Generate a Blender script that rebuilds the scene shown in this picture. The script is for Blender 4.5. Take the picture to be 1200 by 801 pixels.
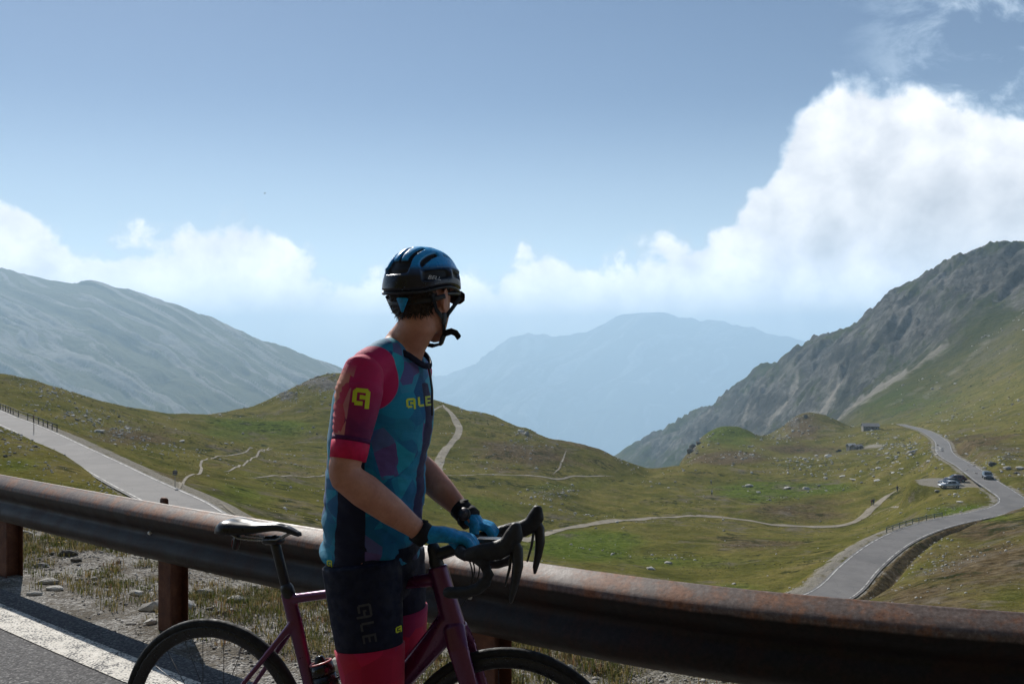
import bpy, bmesh, math, random
import numpy as np
from mathutils import Vector, Matrix
from mathutils.bvhtree import BVHTree

for _o in list(bpy.data.objects):
    bpy.data.objects.remove(_o)
SC = bpy.context.scene
COL = SC.collection
random.seed(7)
RNG = np.random.default_rng(11)

# ------------------------------------------------------------------ camera, sun, sky, exposure
F = 1167.0            # focal length in photograph pixels
CAMZ = 1.54
cam_d = bpy.data.cameras.new('camera')
cam_d.sensor_width = 36.0
cam_d.lens = 35.0
cam_d.clip_start = 0.05
cam_d.clip_end = 60000
cam = bpy.data.objects.new('camera', cam_d)
cam.location = (0, 0, CAMZ)
cam.rotation_euler = (math.radians(90), 0, 0)
COL.objects.link(cam)
SC.camera = cam

SUN_AZ = -25.0        # degrees from the view direction, to the left
SUN_EL = 36.0
sun_d = bpy.data.lights.new('sun', 'SUN')
sun_d.energy = 4.8
sun_d.angle = math.radians(0.53)
sun_d.color = (1.0, 0.955, 0.89)
sun = bpy.data.objects.new('sun', sun_d)
_sd = Vector((math.sin(math.radians(SUN_AZ)) * math.cos(math.radians(SUN_EL)),
              math.cos(math.radians(SUN_AZ)) * math.cos(math.radians(SUN_EL)),
              math.sin(math.radians(SUN_EL))))
sun.rotation_euler = (-_sd).to_track_quat('-Z', 'Y').to_euler()
COL.objects.link(sun)

SC.view_settings.view_transform = 'Standard'
SC.view_settings.look = 'None'
SC.view_settings.exposure = 0.18
SC.view_settings.gamma = 1.0
SC.view_settings.use_curve_mapping = False
SC.cycles.use_denoising = True
SC.cycles.max_bounces = 6
SC.cycles.volume_bounces = 1
SC.cycles.sample_clamp_indirect = 4.0


class NT:
    """small helper round a node tree"""
    def __init__(self, tree):
        self.t = tree
        self.n = tree.nodes
        self.l = tree.links

    def new(self, kind, **kw):
        nd = self.n.new(kind)
        for k, v in kw.items():
            setattr(nd, k, v)
        return nd

    def put(self, sock, val):
        if hasattr(val, 'is_output'):
            self.l.new(val, sock)
        elif isinstance(val, (tuple, list)):
            if len(val) == 3 and sock.type == 'RGBA':
                val = (*val, 1)
            sock.default_value = val
        else:
            sock.default_value = val

    def math(self, op, a, b=0.0, c=None, clamp=False):
        nd = self.new('ShaderNodeMath', operation=op, use_clamp=clamp)
        self.put(nd.inputs[0], a)
        self.put(nd.inputs[1], b)
        if c is not None:
            self.put(nd.inputs[2], c)
        return nd.outputs[0]

    def vmath(self, op, a, b=(0, 0, 0)):
        nd = self.new('ShaderNodeVectorMath', operation=op)
        self.put(nd.inputs[0], a)
        self.put(nd.inputs[1], b)
        return nd.outputs[0]

    def noise(self, vec, scale, detail=4.0, rough=0.55, dist=0.0, lac=2.0):
        nd = self.new('ShaderNodeTexNoise')
        self.put(nd.inputs['Vector'], vec)
        nd.inputs['Scale'].default_value = scale
        nd.inputs['Detail'].default_value = detail
        nd.inputs['Roughness'].default_value = rough
        nd.inputs['Lacunarity'].default_value = lac
        nd.inputs['Distortion'].default_value = dist
        return nd.outputs['Fac']

    def voro(self, vec, scale, feature='F1', out='Distance', rand=1.0, metric='EUCLIDEAN'):
        nd = self.new('ShaderNodeTexVoronoi', feature=feature)
        nd.distance = metric
        self.put(nd.inputs['Vector'], vec)
        nd.inputs['Scale'].default_value = scale
        nd.inputs['Randomness'].default_value = rand
        return nd.outputs[out]

    def ramp(self, fac, stops, interp='LINEAR'):
        nd = self.new('ShaderNodeValToRGB')
        nd.color_ramp.interpolation = interp
        el = nd.color_ramp.elements
        while len(el) < len(stops):
            el.new(0.5)
        for e, (p, c) in zip(el, stops):
            e.position = p
            e.color = (*c, 1) if isinstance(c, tuple) else (c, c, c, 1)
        self.put(nd.inputs[0], fac)
        return nd.outputs[0]

    def mix(self, fac, a, b, blend='MIX'):
        nd = self.new('ShaderNodeMix', data_type='RGBA', blend_type=blend)
        nd.clamp_factor = True
        self.put(nd.inputs[0], fac)
        self.put(nd.inputs[6], a)
        self.put(nd.inputs[7], b)
        return nd.outputs[2]

    def maprange(self, v, a, b, c=0.0, d=1.0, smooth=True):
        nd = self.new('ShaderNodeMapRange')
        nd.interpolation_type = 'SMOOTHSTEP' if smooth else 'LINEAR'
        self.put(nd.inputs[0], v)
        for i, x in enumerate((a, b, c, d)):
            self.put(nd.inputs[i + 1], x)
        return nd.outputs[0]

    def attr(self, name, out='Fac'):
        nd = self.new('ShaderNodeAttribute', attribute_name=name)
        return nd.outputs[out]

    def xyz(self, vec):
        nd = self.new('ShaderNodeSeparateXYZ')
        self.put(nd.inputs[0], vec)
        return nd.outputs

    def comb(self, x, y, z=0.0):
        nd = self.new('ShaderNodeCombineXYZ')
        for i, q in enumerate((x, y, z)):
            self.put(nd.inputs[i], q)
        return nd.outputs[0]

    def mapping(self, vec, scale=(1, 1, 1), rot=(0, 0, 0), loc=(0, 0, 0)):
        nd = self.new('ShaderNodeMapping')
        self.put(nd.inputs[0], vec)
        nd.inputs['Scale'].default_value = scale
        nd.inputs['Rotation'].default_value = rot
        nd.inputs['Location'].default_value = loc
        return nd.outputs[0]

    def curve(self, v, pts):
        nd = self.new('ShaderNodeFloatCurve')
        c = nd.mapping.curves[0]
        nd.mapping.extend = 'HORIZONTAL'
        while len(c.points) < len(pts):
            c.points.new(0.5, 0.5)
        for p, (x, y) in zip(c.points, pts):
            p.location = (x, y)
            p.handle_type = 'AUTO_CLAMPED'
        nd.mapping.update()
        self.put(nd.inputs['Value'], v)
        return nd.outputs[0]


# ---- world: physical sky with a bank of cumulus
world = bpy.data.worlds.new('World')
SC.world = world
world.use_nodes = True
w = NT(world.node_tree)
w.n.clear()
sky = w.new('ShaderNodeTexSky', sky_type='NISHITA')
sky.sun_disc = False
sky.sun_elevation = math.radians(SUN_EL)
sky.sun_rotation = math.radians(SUN_AZ)
sky.altitude = 2600
sky.air_density = 1.0
sky.dust_density = 0.6
sky.ozone_density = 0.9
wdir = w.new('ShaderNodeTexCoord').outputs['Generated']
wx, wy, wz = w.xyz(wdir)
az = w.math('ARCTAN2', wx, wy)
el = w.math('ARCSINE', wz)
P = w.comb(az, el, 0.0)
# tops of the cloud bank, picture column and row of the photograph -> azimuth, elevation
TOPS = [(-180, 200), (-90, 212), (0, 238), (35, 252), (70, 278), (105, 296), (140, 284), (185, 280), (225, 282), (246, 270),
        (262, 256), (280, 250), (300, 253), (318, 262), (334, 282), (352, 304), (400, 320), (450, 322), (540, 318), (570, 314),
        (600, 307), (640, 302), (700, 303), (745, 299), (785, 290), (812, 280), (835, 268), (862, 246), (886, 220),
        (902, 192), (918, 162), (940, 132), (965, 104), (990, 86), (1015, 78), (1055, 84), (1095, 94), (1125, 108),
        (1150, 126), (1180, 136), (1215, 136), (1290, 160), (1390, 140)]
pts = []
for (pu, pv) in TOPS:
    a_ = math.atan((pu - 600) / F)
    e_ = math.atan((400.5 - pv) / F * math.cos(a_))
    pts.append(((a_ + 0.62) / 1.24, e_ / 0.4))
an = w.math('DIVIDE', w.math('ADD', az, 0.62), 1.24, clamp=True)
top = w.math('MULTIPLY', w.curve(an, pts), 0.4)
far_out = w.maprange(w.math('ABSOLUTE', az), 0.62, 1.0)
bank = w.math('MULTIPLY_ADD', w.noise(wdir, 2.4, 2.0), 0.26, 0.02)
top = w.math('ADD', w.math('MULTIPLY', top, w.math('SUBTRACT', 1.0, far_out)), w.math('MULTIPLY', bank, far_out))
warp = w.new('ShaderNodeTexNoise')
w.put(warp.inputs['Vector'], P)
warp.inputs['Scale'].default_value = 9.0
warp.inputs['Detail'].default_value = 3.0
PW = w.vmath('ADD', P, w.vmath('SCALE', w.vmath('SUBTRACT', warp.outputs['Color'], (0.5, 0.5, 0.5))))
PW.node.inputs[1].links[0].from_node.inputs['Scale'].default_value = 0.035
nA = w.noise(PW, 15.0, 9.0, 0.54)
nB = w.noise(w.vmath('ADD', PW, (-0.022, 0.020, 0.0)), 15.0, 9.0, 0.54)
bil = w.voro(PW, 24.0, 'SMOOTH_F1')
edge = w.math('MULTIPLY_ADD', w.math('SUBTRACT', nA, 0.5), 0.115, w.math('SUBTRACT', top, el))
edge = w.math('MULTIPLY_ADD', w.math('SUBTRACT', 0.45, bil), 0.034, edge)
dens = w.maprange(edge, -0.008, 0.013)
thin = w.math('SUBTRACT', 1.0, w.maprange(el, -0.02, 0.03))
dens = w.math('MULTIPLY', dens, w.math('SUBTRACT', 1.0, w.math('MULTIPLY', thin, 0.35)))
# torn wisps above the big cumulus
wis = w.noise(w.mapping(PW, (1.0, 1.5, 1.0), (0, 0, 0.6)), 11.0, 8.0, 0.62, 0.4)
wmask = w.math('MULTIPLY', w.math('MULTIPLY', w.maprange(az, 0.30, 0.46), w.maprange(az, 1.3, 0.75)), w.math('MULTIPLY', w.maprange(el, 0.12, 0.2), w.maprange(el, 0.6, 0.4)))
wisp = w.math('MULTIPLY', w.maprange(wis, 0.44, 0.66), w.math('MULTIPLY', wmask, 0.75))
# light on the cloud: towards the sun bright, deep inside grey
depth_in = w.maprange(edge, 0.02, 0.17)
relief = w.math('MULTIPLY_ADD', w.math('SUBTRACT', nA, nB), 1.5, 0.60, clamp=True)
away = w.maprange(az, 0.30, 0.52)
lit = w.math('SUBTRACT', relief, w.math('MULTIPLY', depth_in, w.math('MULTIPLY_ADD', away, 0.34, 0.20)), clamp=True)
lit = w.math('MAXIMUM', lit, w.math('MULTIPLY', w.math('SUBTRACT', 1.0, dens), 0.62))
ccol = w.ramp(lit, [(0.0, (0.50, 0.53, 0.59)), (0.4, (0.72, 0.74, 0.79)), (0.85, (0.98, 0.98, 0.99))])
ccol = w.mix(w.math('MAXIMUM', dens, wisp), (0.66, 0.84, 1.0), ccol)
bg1 = w.new('ShaderNodeBackground')
w.put(bg1.inputs['Color'], sky.outputs[0])
bg1.inputs['Strength'].default_value = 0.070
bg2 = w.new('ShaderNodeBackground')
w.put(bg2.inputs['Color'], ccol)
w.put(bg2.inputs['Strength'], w.math('MULTIPLY', w.maprange(el, 0.02, 0.13, 1.72, 1.12), w.maprange(el, -0.01, 0.040, 0.90, 1.0)))
mist = w.math('MULTIPLY', w.maprange(el, 0.25, 0.02), 0.54)
total = w.math('MAXIMUM', w.math('MAXIMUM', dens, wisp), mist)
mx = w.new('ShaderNodeMixShader')
w.put(mx.inputs[0], total)
w.l.new(bg1.outputs[0], mx.inputs[1])
w.l.new(bg2.outputs[0], mx.inputs[2])
wo = w.new('ShaderNodeOutputWorld')
w.l.new(mx.outputs[0], wo.inputs['Surface'])

# ------------------------------------------------------------------ helpers
def S2L(r, g, b):
    f = lambda c: (c / 255 / 12.92) if c / 255 <= 0.04045 else ((c / 255 + 0.055) / 1.055) ** 2.4
    return (f(r), f(g), f(b))


def material(name, build=None, color=(0.5, 0.5, 0.5), rough=0.7, metal=0.0, spec=0.5, coat=0.0):
    """principled material; build(nt, bsdf) may wire procedural inputs"""
    m = bpy.data.materials.new(name)
    m.use_nodes = True
    nt = NT(m.node_tree)
    b = nt.n['Principled BSDF']
    b.inputs['Base Color'].default_value = (*color, 1)
    b.inputs['Roughness'].default_value = rough
    b.inputs['Metallic'].default_value = metal
    b.inputs['Specular IOR Level'].default_value = spec
    b.inputs['Coat Weight'].default_value = coat
    if build:
        build(nt, b)
    return m


def bump(nt, b, height, strength=0.3, dist=0.01):
    nd = nt.new('ShaderNodeBump')
    nd.inputs['Strength'].default_value = strength
    nd.inputs['Distance'].default_value = dist
    nt.put(nd.inputs['Height'], height)
    nt.l.new(nd.outputs[0], b.inputs['Normal'])
    return nd


def objco(nt):
    return nt.new('ShaderNodeTexCoord').outputs['Object']


def speckled(name, col, amt=0.25, scale=30.0, rough=0.6, metal=0.0, spec=0.5, coat=0.0, bs=0.15, bd=0.002, rough_var=0.15):
    """a colour with some natural unevenness, roughness variation and fine relief"""
    def build(nt, b):
        v = objco(nt)
        n1 = nt.noise(v, scale, 5.0, 0.6)
        lo = tuple(c * (1 - amt) for c in col)
        hi = tuple(min(1, c * (1 + amt)) for c in col)
        nt.put(b.inputs['Base Color'], nt.ramp(n1, [(0.3, lo), (0.7, hi)]))
        nt.put(b.inputs['Roughness'], nt.maprange(nt.noise(v, scale * 0.6, 3.0), 0.3, 0.7, max(0.05, rough - rough_var), min(1, rough + rough_var)))
        bump(nt, b, nt.noise(v, scale * 4, 3.0), bs, bd)
    return material(name, build, col, rough, metal, spec, coat)


def link(name, me, mat=None, parent=None, smooth=True):
    o = bpy.data.objects.new(name, me)
    COL.objects.link(o)
    if mat is not None:
        for m in (mat if isinstance(mat, (list, tuple)) else [mat]):
            me.materials.append(m)
    if parent is not None:
        o.parent = parent
    if smooth and len(me.polygons):
        me.polygons.foreach_set('use_smooth', np.ones(len(me.polygons), dtype=bool))
    return o


def tag(o, label, cat, group=None):
    o['label'] = label
    o['category'] = cat
    if group:
        o['group'] = group
    return o


def empty(name, loc, label, cat, group=None, rotz=0.0):
    o = bpy.data.objects.new(name, None)
    o.location = loc
    o.rotation_euler = (0, 0, rotz)
    o.empty_display_size = 0.2
    COL.objects.link(o)
    return tag(o, label, cat, group)


def copy_tree(o, parent=None):
    c = o.copy()
    COL.objects.link(c)
    if parent is not None:
        c.parent = parent
    for ch in list(o.children):
        copy_tree(ch, c)
    return c


def mesh_np(name, verts, quads):
    me = bpy.data.meshes.new(name)
    verts = np.asarray(verts, dtype=np.float32)
    quads = np.asarray(quads, dtype=np.int32)
    k = quads.shape[1]
    me.vertices.add(len(verts))
    me.vertices.foreach_set('co', verts.ravel())
    me.loops.add(quads.size)
    me.loops.foreach_set('vertex_index', quads.ravel())
    me.polygons.add(len(quads))
    me.polygons.foreach_set('loop_start', np.arange(0, quads.size, k, dtype=np.int32))
    me.polygons.foreach_set('loop_total', np.full(len(quads), k, dtype=np.int32))
    me.update(calc_edges=True)
    return me


def grid_quads(nr, nc):
    i = np.arange((nr - 1) * (nc - 1))
    r, c = i // (nc - 1), i % (nc - 1)
    a = r * nc + c
    return np.stack([a, a + 1, a + nc + 1, a + nc], 1)


def set_attr(me, name, vals):
    a = me.attributes.new(name, 'FLOAT', 'POINT')
    a.data.foreach_set('value', np.asarray(vals, dtype=np.float32).ravel())


class MB:
    """mesh builder: collects boxes, tubes, lofts and builds ONE mesh"""
    def __init__(self):
        self.v = []
        self.f = []

    def add(self, vs, fs):
        o = len(self.v)
        self.v.extend([tuple(p) for p in vs])
        self.f.extend([tuple(i + o for i in f) for f in fs])

    def box(self, c, s, rot=None):
        c = Vector(c)
        hx, hy, hz = s[0] / 2, s[1] / 2, s[2] / 2
        vs = [Vector((x, y, z)) for z in (-hz, hz) for y in (-hy, hy) for x in (-hx, hx)]
        if rot is not None:
            vs = [rot @ p for p in vs]
        self.add([p + c for p in vs], [(0, 2, 3, 1), (4, 5, 7, 6), (0, 1, 5, 4), (2, 6, 7, 3), (0, 4, 6, 2), (1, 3, 7, 5)])
        return self

    def loft(self, path, rads, ref=(0, 0, 1), n=16, round_ends=True, power=2.0):
        """rings along path; rads: r or (ra, rb): ra along ref, rb across. superellipse power"""
        P = [Vector(p) for p in path]
        R = [(r, r) if not isinstance(r, (tuple, list)) else r for r in rads]
        ref = Vector(ref)
        rings = []
        for i, p in enumerate(P):
            if i == 0:
                t = P[1] - P[0]
            elif i == len(P) - 1:
                t = P[-1] - P[-2]
            else:
                t = (P[i + 1] - P[i]).normalized() + (P[i] - P[i - 1]).normalized()
            t.normalize()
            a = ref - t * ref.dot(t)
            if a.length < 1e-5:
                a = t.orthogonal()
            a.normalize()
            b = t.cross(a)
            rings.append((p, t, a, b, R[i]))
        seq = []
        if round_ends:
            p, t, a, b, r = rings[0]
            m = min(r)
            for k in (0.9, 0.6):
                q = math.sqrt(1 - k * k)
                seq.append((p - t * m * k, t, a, b, (r[0] * q, r[1] * q)))
        seq += rings
        if round_ends:
            p, t, a, b, r = rings[-1]
            m = min(r)
            for k in (0.6, 0.9):
                q = math.sqrt(1 - k * k)
                seq.append((p + t * m * k, t, a, b, (r[0] * q, r[1] * q)))
        vs, fs = [], []
        for (p, t, a, b, r) in seq:
            for k in range(n):
                an_ = 2 * math.pi * k / n
                c, s = math.cos(an_), math.sin(an_)
                if power != 2.0:
                    c = math.copysign(abs(c) ** (2 / power), c)
                    s = math.copysign(abs(s) ** (2 / power), s)
                vs.append(p + a * (r[0] * c) + b * (r[1] * s))
        m = len(seq)
        for i in range(m - 1):
            for k in range(n):
                k2 = (k + 1) % n
                fs.append((i * n + k, i * n + k2, (i + 1) * n + k2, (i + 1) * n + k))
        fs.append(tuple(reversed(range(n))))
        fs.append(tuple(range((m - 1) * n, m * n)))
        self.add(vs, fs)
        return self

    def ellipsoid(self, c, r, rot=None, nu=20, nv=12):
        c = Vector(c)
        vs, fs = [], []
        for j in range(1, nv):
            th = math.pi * j / nv
            for k in range(nu):
                ph = 2 * math.pi * k / nu
                p = Vector((r[0] * math.sin(th) * math.cos(ph), r[1] * math.sin(th) * math.sin(ph), r[2] * math.cos(th)))
                vs.append(c + (rot @ p if rot is not None else p))
        tp = Vector((0, 0, r[2]))
        bt = Vector((0, 0, -r[2]))
        vs.append(c + (rot @ tp if rot is not None else tp))
        vs.append(c + (rot @ bt if rot is not None else bt))
        for j in range(nv - 2):
            for k in range(nu):
                k2 = (k + 1) % nu
                fs.append((j * nu + k, (j + 1) * nu + k, (j + 1) * nu + k2, j * nu + k2))
        T, B = len(vs) - 2, len(vs) - 1
        for k in range(nu):
            k2 = (k + 1) % nu
            fs.append((T, k, k2))
            fs.append((B, (nv - 2) * nu + k2, (nv - 2) * nu + k))
        self.add(vs, fs)
        return self

    def ring(self, c, axis, R, prof, n=48):
        """revolve a closed profile [(radial, axial)] about axis"""
        c = Vector(c)
        ax = Vector(axis).normalized()
        e1 = ax.orthogonal().normalized()
        e2 = ax.cross(e1)
        m = len(prof)
        vs, fs = [], []
        for i in range(n):
            a = 2 * math.pi * i / n
            d = e1 * math.cos(a) + e2 * math.sin(a)
            for (pr, pa) in prof:
                vs.append(c + d * (R + pr) + ax * pa)
        for i in range(n):
            i2 = (i + 1) % n
            for k in range(m):
                k2 = (k + 1) % m
                fs.append((i * m + k, i2 * m + k, i2 * m + k2, i * m + k2))
        self.add(vs, fs)
        return self

    def mesh(self, name):
        me = bpy.data.meshes.new(name)
        me.from_pydata(self.v, [], self.f)
        bm = bmesh.new()
        bm.from_mesh(me)
        bmesh.ops.recalc_face_normals(bm, faces=bm.faces)
        bm.to_mesh(me)
        bm.free()
        me.update()
        return me

    def build(self, name, mat=None, parent=None, smooth=True):
        return link(name, self.mesh(name), mat, parent, smooth)

    def remesh(self, name, voxel, smooth_it=6, factor=0.5):
        """one continuous skin over everything collected"""
        me = self.mesh(name + '_src')
        o = bpy.data.objects.new(name + '_src', me)
        COL.objects.link(o)
        m = o.modifiers.new('r', 'REMESH')
        m.mode = 'VOXEL'
        m.voxel_size = voxel
        if smooth_it:
            s = o.modifiers.new('s', 'SMOOTH')
            s.iterations = smooth_it
            s.factor = factor
        dg = bpy.context.evaluated_depsgraph_get()
        out = bpy.data.meshes.new_from_object(o.evaluated_get(dg))
        out.name = name
        bpy.data.objects.remove(o)
        bpy.data.meshes.remove(me)
        return out


def fix_normals(me):
    bm = bmesh.new()
    bm.from_mesh(me)
    bmesh.ops.recalc_face_normals(bm, faces=bm.faces)
    bm.to_mesh(me)
    bm.free()
    return me


def verts_np(me):
    a = np.empty(len(me.vertices) * 3, dtype=np.float32)
    me.vertices.foreach_get('co', a)
    return a.reshape(-1, 3)


def bvh_of(me):
    return BVHTree.FromPolygons([v.co.copy() for v in me.vertices], [tuple(p.vertices) for p in me.polygons])


def _hash(ix, iy, seed):
    h = (ix.astype(np.int64) * 374761393 + iy.astype(np.int64) * 668265263 + seed * 1442695041) & 0xFFFFFFFF
    h = ((h ^ (h >> 13)) * 1274126177) & 0xFFFFFFFF
    return ((h ^ (h >> 16)) & 0xFFFF) / 65535.0


def vnoise(x, y, seed=0):
    ix, iy = np.floor(x), np.floor(y)
    fx, fy = x - ix, y - iy
    fx = fx * fx * fx * (fx * (fx * 6 - 15) + 10)
    fy = fy * fy * fy * (fy * (fy * 6 - 15) + 10)
    a, b = _hash(ix, iy, seed), _hash(ix + 1, iy, seed)
    c, d = _hash(ix, iy + 1, seed), _hash(ix + 1, iy + 1, seed)
    return (a + (b - a) * fx) * (1 - fy) + (c + (d - c) * fx) * fy


def fbm(x, y, octv=4, seed=0, gain=0.5, ridged=False):
    s = np.zeros_like(x, dtype=np.float64)
    amp, tot = 1.0, 0.0
    for k in range(octv):
        n = vnoise(x * 2 ** k + 17.3 * k, y * 2 ** k - 9.1 * k, seed + k)
        if ridged:
            n = 1 - np.abs(2 * n - 1)
        s += n * amp
        tot += amp
        amp *= gain
    return s / tot


def smooth01(x, a, b):
    t = np.clip((x - a) / (b - a), 0, 1)
    return t * t * (3 - 2 * t)


def at(u, v, d):
    """photograph column, row and distance ahead -> place in the scene (metres)"""
    return Vector(((u - 600) / F * d, d, CAMZ - (v - 400.5) / F * d))


def on_level(u, v, z=0.0):
    d = (CAMZ - z) * F / (v - 400.5)
    return at(u, v, d)


def uv_of(p):
    return 600 + F * p[0] / p[1], 400.5 - F * (p[2] - CAMZ) / p[1]

# ------------------------------------------------------------------ the valley: one sheet of terrain from the road bank to the ridge
# survey points: (picture column, picture row, metres ahead); the surface runs smoothly through all of them
CP = [
    # bank below the road
    (-1500, 1000, 5), (-400, 960, 5), (0, 960, 5), (600, 1000, 5), (1200, 1050, 5), (1800, 1100, 5), (2800, 1100, 5),
    (-400, 760, 12), (0, 790, 12), (300, 800, 12), (600, 815, 12), (900, 850, 12), (1200, 870, 12), (1800, 860, 12),
    (-400, 650, 28), (0, 680, 28), (300, 715, 28), (600, 740, 28), (900, 770, 28), (1200, 790, 28), (1700, 760, 28),
    (-1500, 600, 50), (2800, 640, 50), (-1500, 480, 200), (2800, 480, 200), (-1500, 400, 600), (2800, 330, 600),
    # near hillside at the left, in front of the lower road
    (-400, 520, 80), (-400, 475, 150), (-400, 430, 300), (-400, 440, 500), (-120, 488, 95), (-120, 520, 75),
    (0, 500, 92), (0, 540, 74), (0, 585, 52), (32, 514, 86), (66, 540, 77), (100, 562, 71), (140, 580, 66),
    (60, 575, 62), (0, 506, 112), (32, 518, 100), (-60, 482, 140),
    # the road at the left
    (-60, 466, 185), (0, 489, 150), (40, 506, 135), (80, 526, 120), (120, 546, 107), (160, 567, 95), (205, 588, 84), (240, 610, 75),
    (330, 660, 62), (450, 705, 58), (600, 730, 64), (750, 730, 78), (860, 722, 94),
    # left slope above that road
    (0, 470, 200), (0, 438, 270), (50, 480, 195), (50, 455, 285), (100, 472, 300), (100, 500, 190), (100, 520, 150),
    (150, 480, 315), (150, 505, 210), (150, 535, 142), (200, 485, 330), (200, 515, 215), (200, 545, 150), (215, 575, 112),
    (250, 484, 345), (250, 520, 225), (250, 560, 145), (255, 590, 105), (270, 482, 355), (290, 600, 110), (330, 610, 112),
    # knoll behind the rider and the hill with the track
    (300, 476, 370), (330, 463, 390), (350, 452, 402), (385, 441, 415), (420, 441, 415), (452, 452, 405), (480, 463, 398),
    (300, 510, 290), (350, 500, 310), (385, 490, 320), (300, 545, 200), (380, 560, 200), (380, 600, 130), (450, 500, 320),
    (450, 560, 215), (450, 610, 140), (500, 467, 392), (522, 475, 385), (550, 484, 380), (565, 483, 380), (600, 496, 368),
    (535, 510, 320), (515, 545, 265), (600, 530, 300), (560, 556, 255), (620, 556, 262), (640, 511, 356), (680, 521, 345),
    (710, 531, 338), (680, 545, 300), (740, 549, 330), (758, 557, 326), (720, 556, 300), (560, 590, 205), (560, 620, 160), (640, 590, 220),
    # dips behind those crests
    (-120, 600, 520), (0, 560, 450), (100, 590, 520), (200, 590, 520), (270, 590, 560), (340, 580, 640), (400, 580, 680), (480, 590, 650),
    (560, 600, 620), (640, 610, 560), (710, 625, 520), (758, 620, 480), (790, 605, 600),
    (-400, 650, 1000), (0, 690, 1000), (200, 690, 1000), (400, 690, 1100), (600, 690, 1000), (740, 660, 800),
    (-400, 680, 2000), (0, 700, 2000), (300, 700, 2000), (600, 690, 2000), (-400, 640, 3200), (0, 650, 3200), (300, 650, 3200), (560, 630, 3200),
    # basin floor with the path
    (640, 628, 190), (700, 615, 205), (800, 606, 220), (900, 610, 226), (1000, 615, 218), (1022, 592, 240), (1045, 582, 245), (1075, 572, 236),
    (700, 650, 150), (640, 645, 150), (560, 660, 118), (640, 690, 100), (760, 690, 112), (800, 660, 150), (850, 685, 126), (900, 650, 155), (925, 680, 124), (960, 640, 160),
    (1050, 612, 180), (1085, 590, 186),
    (775, 556, 318), (700, 585, 250), (780, 575, 275), (850, 570, 300), (900, 580, 275), (950, 590, 255), (950, 560, 310), (1000, 560, 300), (1040, 545, 300),
    # brown hump, green knoll, rocky cone
    (795, 549, 345), (815, 541, 385), (850, 532, 410), (890, 536, 410), (930, 540, 400), (800, 540, 470), (822, 514, 520), (850, 499, 540),
    (878, 505, 545), (905, 519, 545), (850, 520, 480), (905, 522, 470), (918, 506, 545), (935, 488, 565), (952, 484, 575), (972, 489, 570), (1000, 502, 560),
    (905, 540, 430), (950, 512, 500), (990, 520, 470), (1020, 505, 490), (1020, 523, 430), (1060, 520, 420), (1040, 500, 570),
    (850, 570, 750), (905, 560, 760), (950, 540, 760), (800, 590, 720), (1000, 520, 700),
    # lower road and the car park
    (985, 690, 110), (955, 706, 104), (1010, 662, 120), (1050, 632, 134), (1100, 613, 148), (1150, 603, 160), (1186, 590, 173), (1170, 575, 188),
    (1152, 560, 205), (1112, 566, 205), (1130, 546, 236), (1106, 531, 282), (1100, 516, 360), (1080, 503, 455), (1055, 497, 565),
    # grass slope right of the lower road
    (1205, 588, 156), (1160, 604, 146), (1100, 640, 120), (1150, 640, 114), (1200, 640, 104), (1055, 685, 100), (1150, 700, 80), (1200, 712, 74),
    (1300, 640, 100), (1300, 560, 190), (1215, 600, 168),
    # meadows and scree right of the upper road
    (1200, 545, 228), (1185, 552, 222), (1200, 502, 330), (1150, 513, 365), (1200, 462, 480), (1150, 482, 520), (1110, 490, 580), (1200, 422, 700),
    (1100, 455, 790), (1010, 482, 820), (1060, 470, 790), (1300, 430, 480), (1300, 500, 300), (1600, 590, 110), (1600, 420, 400), (1600, 500, 200), (1600, 250, 820),
    # mountain at the right: foot, face, crest, far side
    (960, 475, 1180), (1000, 440, 1120), (1060, 410, 1050), (1120, 370, 1000), (1200, 350, 930), (1200, 385, 800), (1300, 320, 850), (940, 440, 1420), (900, 505, 1330), (880, 470, 1600),
    (850, 500, 1650), (800, 540, 1500), (760, 560, 1500), (780, 525, 2000), (740, 545, 2100), (860, 530, 1300), (920, 505, 1200),
    (1300, 252, 1050), (1200, 281, 1160), (1150, 291, 1215), (1120, 302, 1250), (1080, 322, 1310), (1040, 351, 1400), (1000, 376, 1500), (950, 401, 1700),
    (900, 426, 1950), (850, 459, 2150), (800, 490, 2350), (760, 512, 2500), (728, 528, 2620), (1500, 220, 900),
    (1500, 280, 1300), (1300, 330, 1500), (1200, 360, 1650), (1080, 400, 1800), (1000, 450, 2050), (900, 510, 2600), (800, 560, 3100), (1200, 430, 3200), (1000, 500, 3200), (1500, 350, 3200),
    (728, 575, 3200),
]
_cp = np.array(CP, dtype=np.float64)
_cs = (_cp[:, 0] - 600) / F


def _ker(r2):
    return 0.5 * r2 * np.log(r2 + 1e-9)


def _pcoord(s, Y):
    return np.stack([s * 2.6, np.log(Y)], -1)


_pc = _pcoord(_cs, _cp[:, 2])
_n = len(_pc)
_D2 = ((_pc[:, None, :] - _pc[None, :, :]) ** 2).sum(-1)
_A = np.zeros((_n + 3, _n + 3))
_A[:_n, :_n] = _ker(_D2) + np.eye(_n) * 2e-4
_A[:_n, _n] = 1
_A[:_n, _n + 1:] = _pc
_A[_n, :_n] = 1
_A[_n + 1:, :_n] = _pc.T
_sol = np.linalg.solve(_A, np.concatenate([_cp[:, 1], [0, 0, 0]]))


def base_row(s, Y):
    """terrain as a picture row (height over distance) for lateral slope s at distance Y"""
    q = _pcoord(s, Y)
    out = np.empty(len(s))
    for i in range(0, len(s), 40000):
        c = q[i:i + 40000]
        d2 = ((c[:, None, 0] - _pc[None, :, 0]) ** 2 + (c[:, None, 1] - _pc[None, :, 1]) ** 2)
        out[i:i + 40000] = _ker(d2) @ _sol[:_n] + _sol[_n] + c @ _sol[_n + 1:]
    return out


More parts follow.
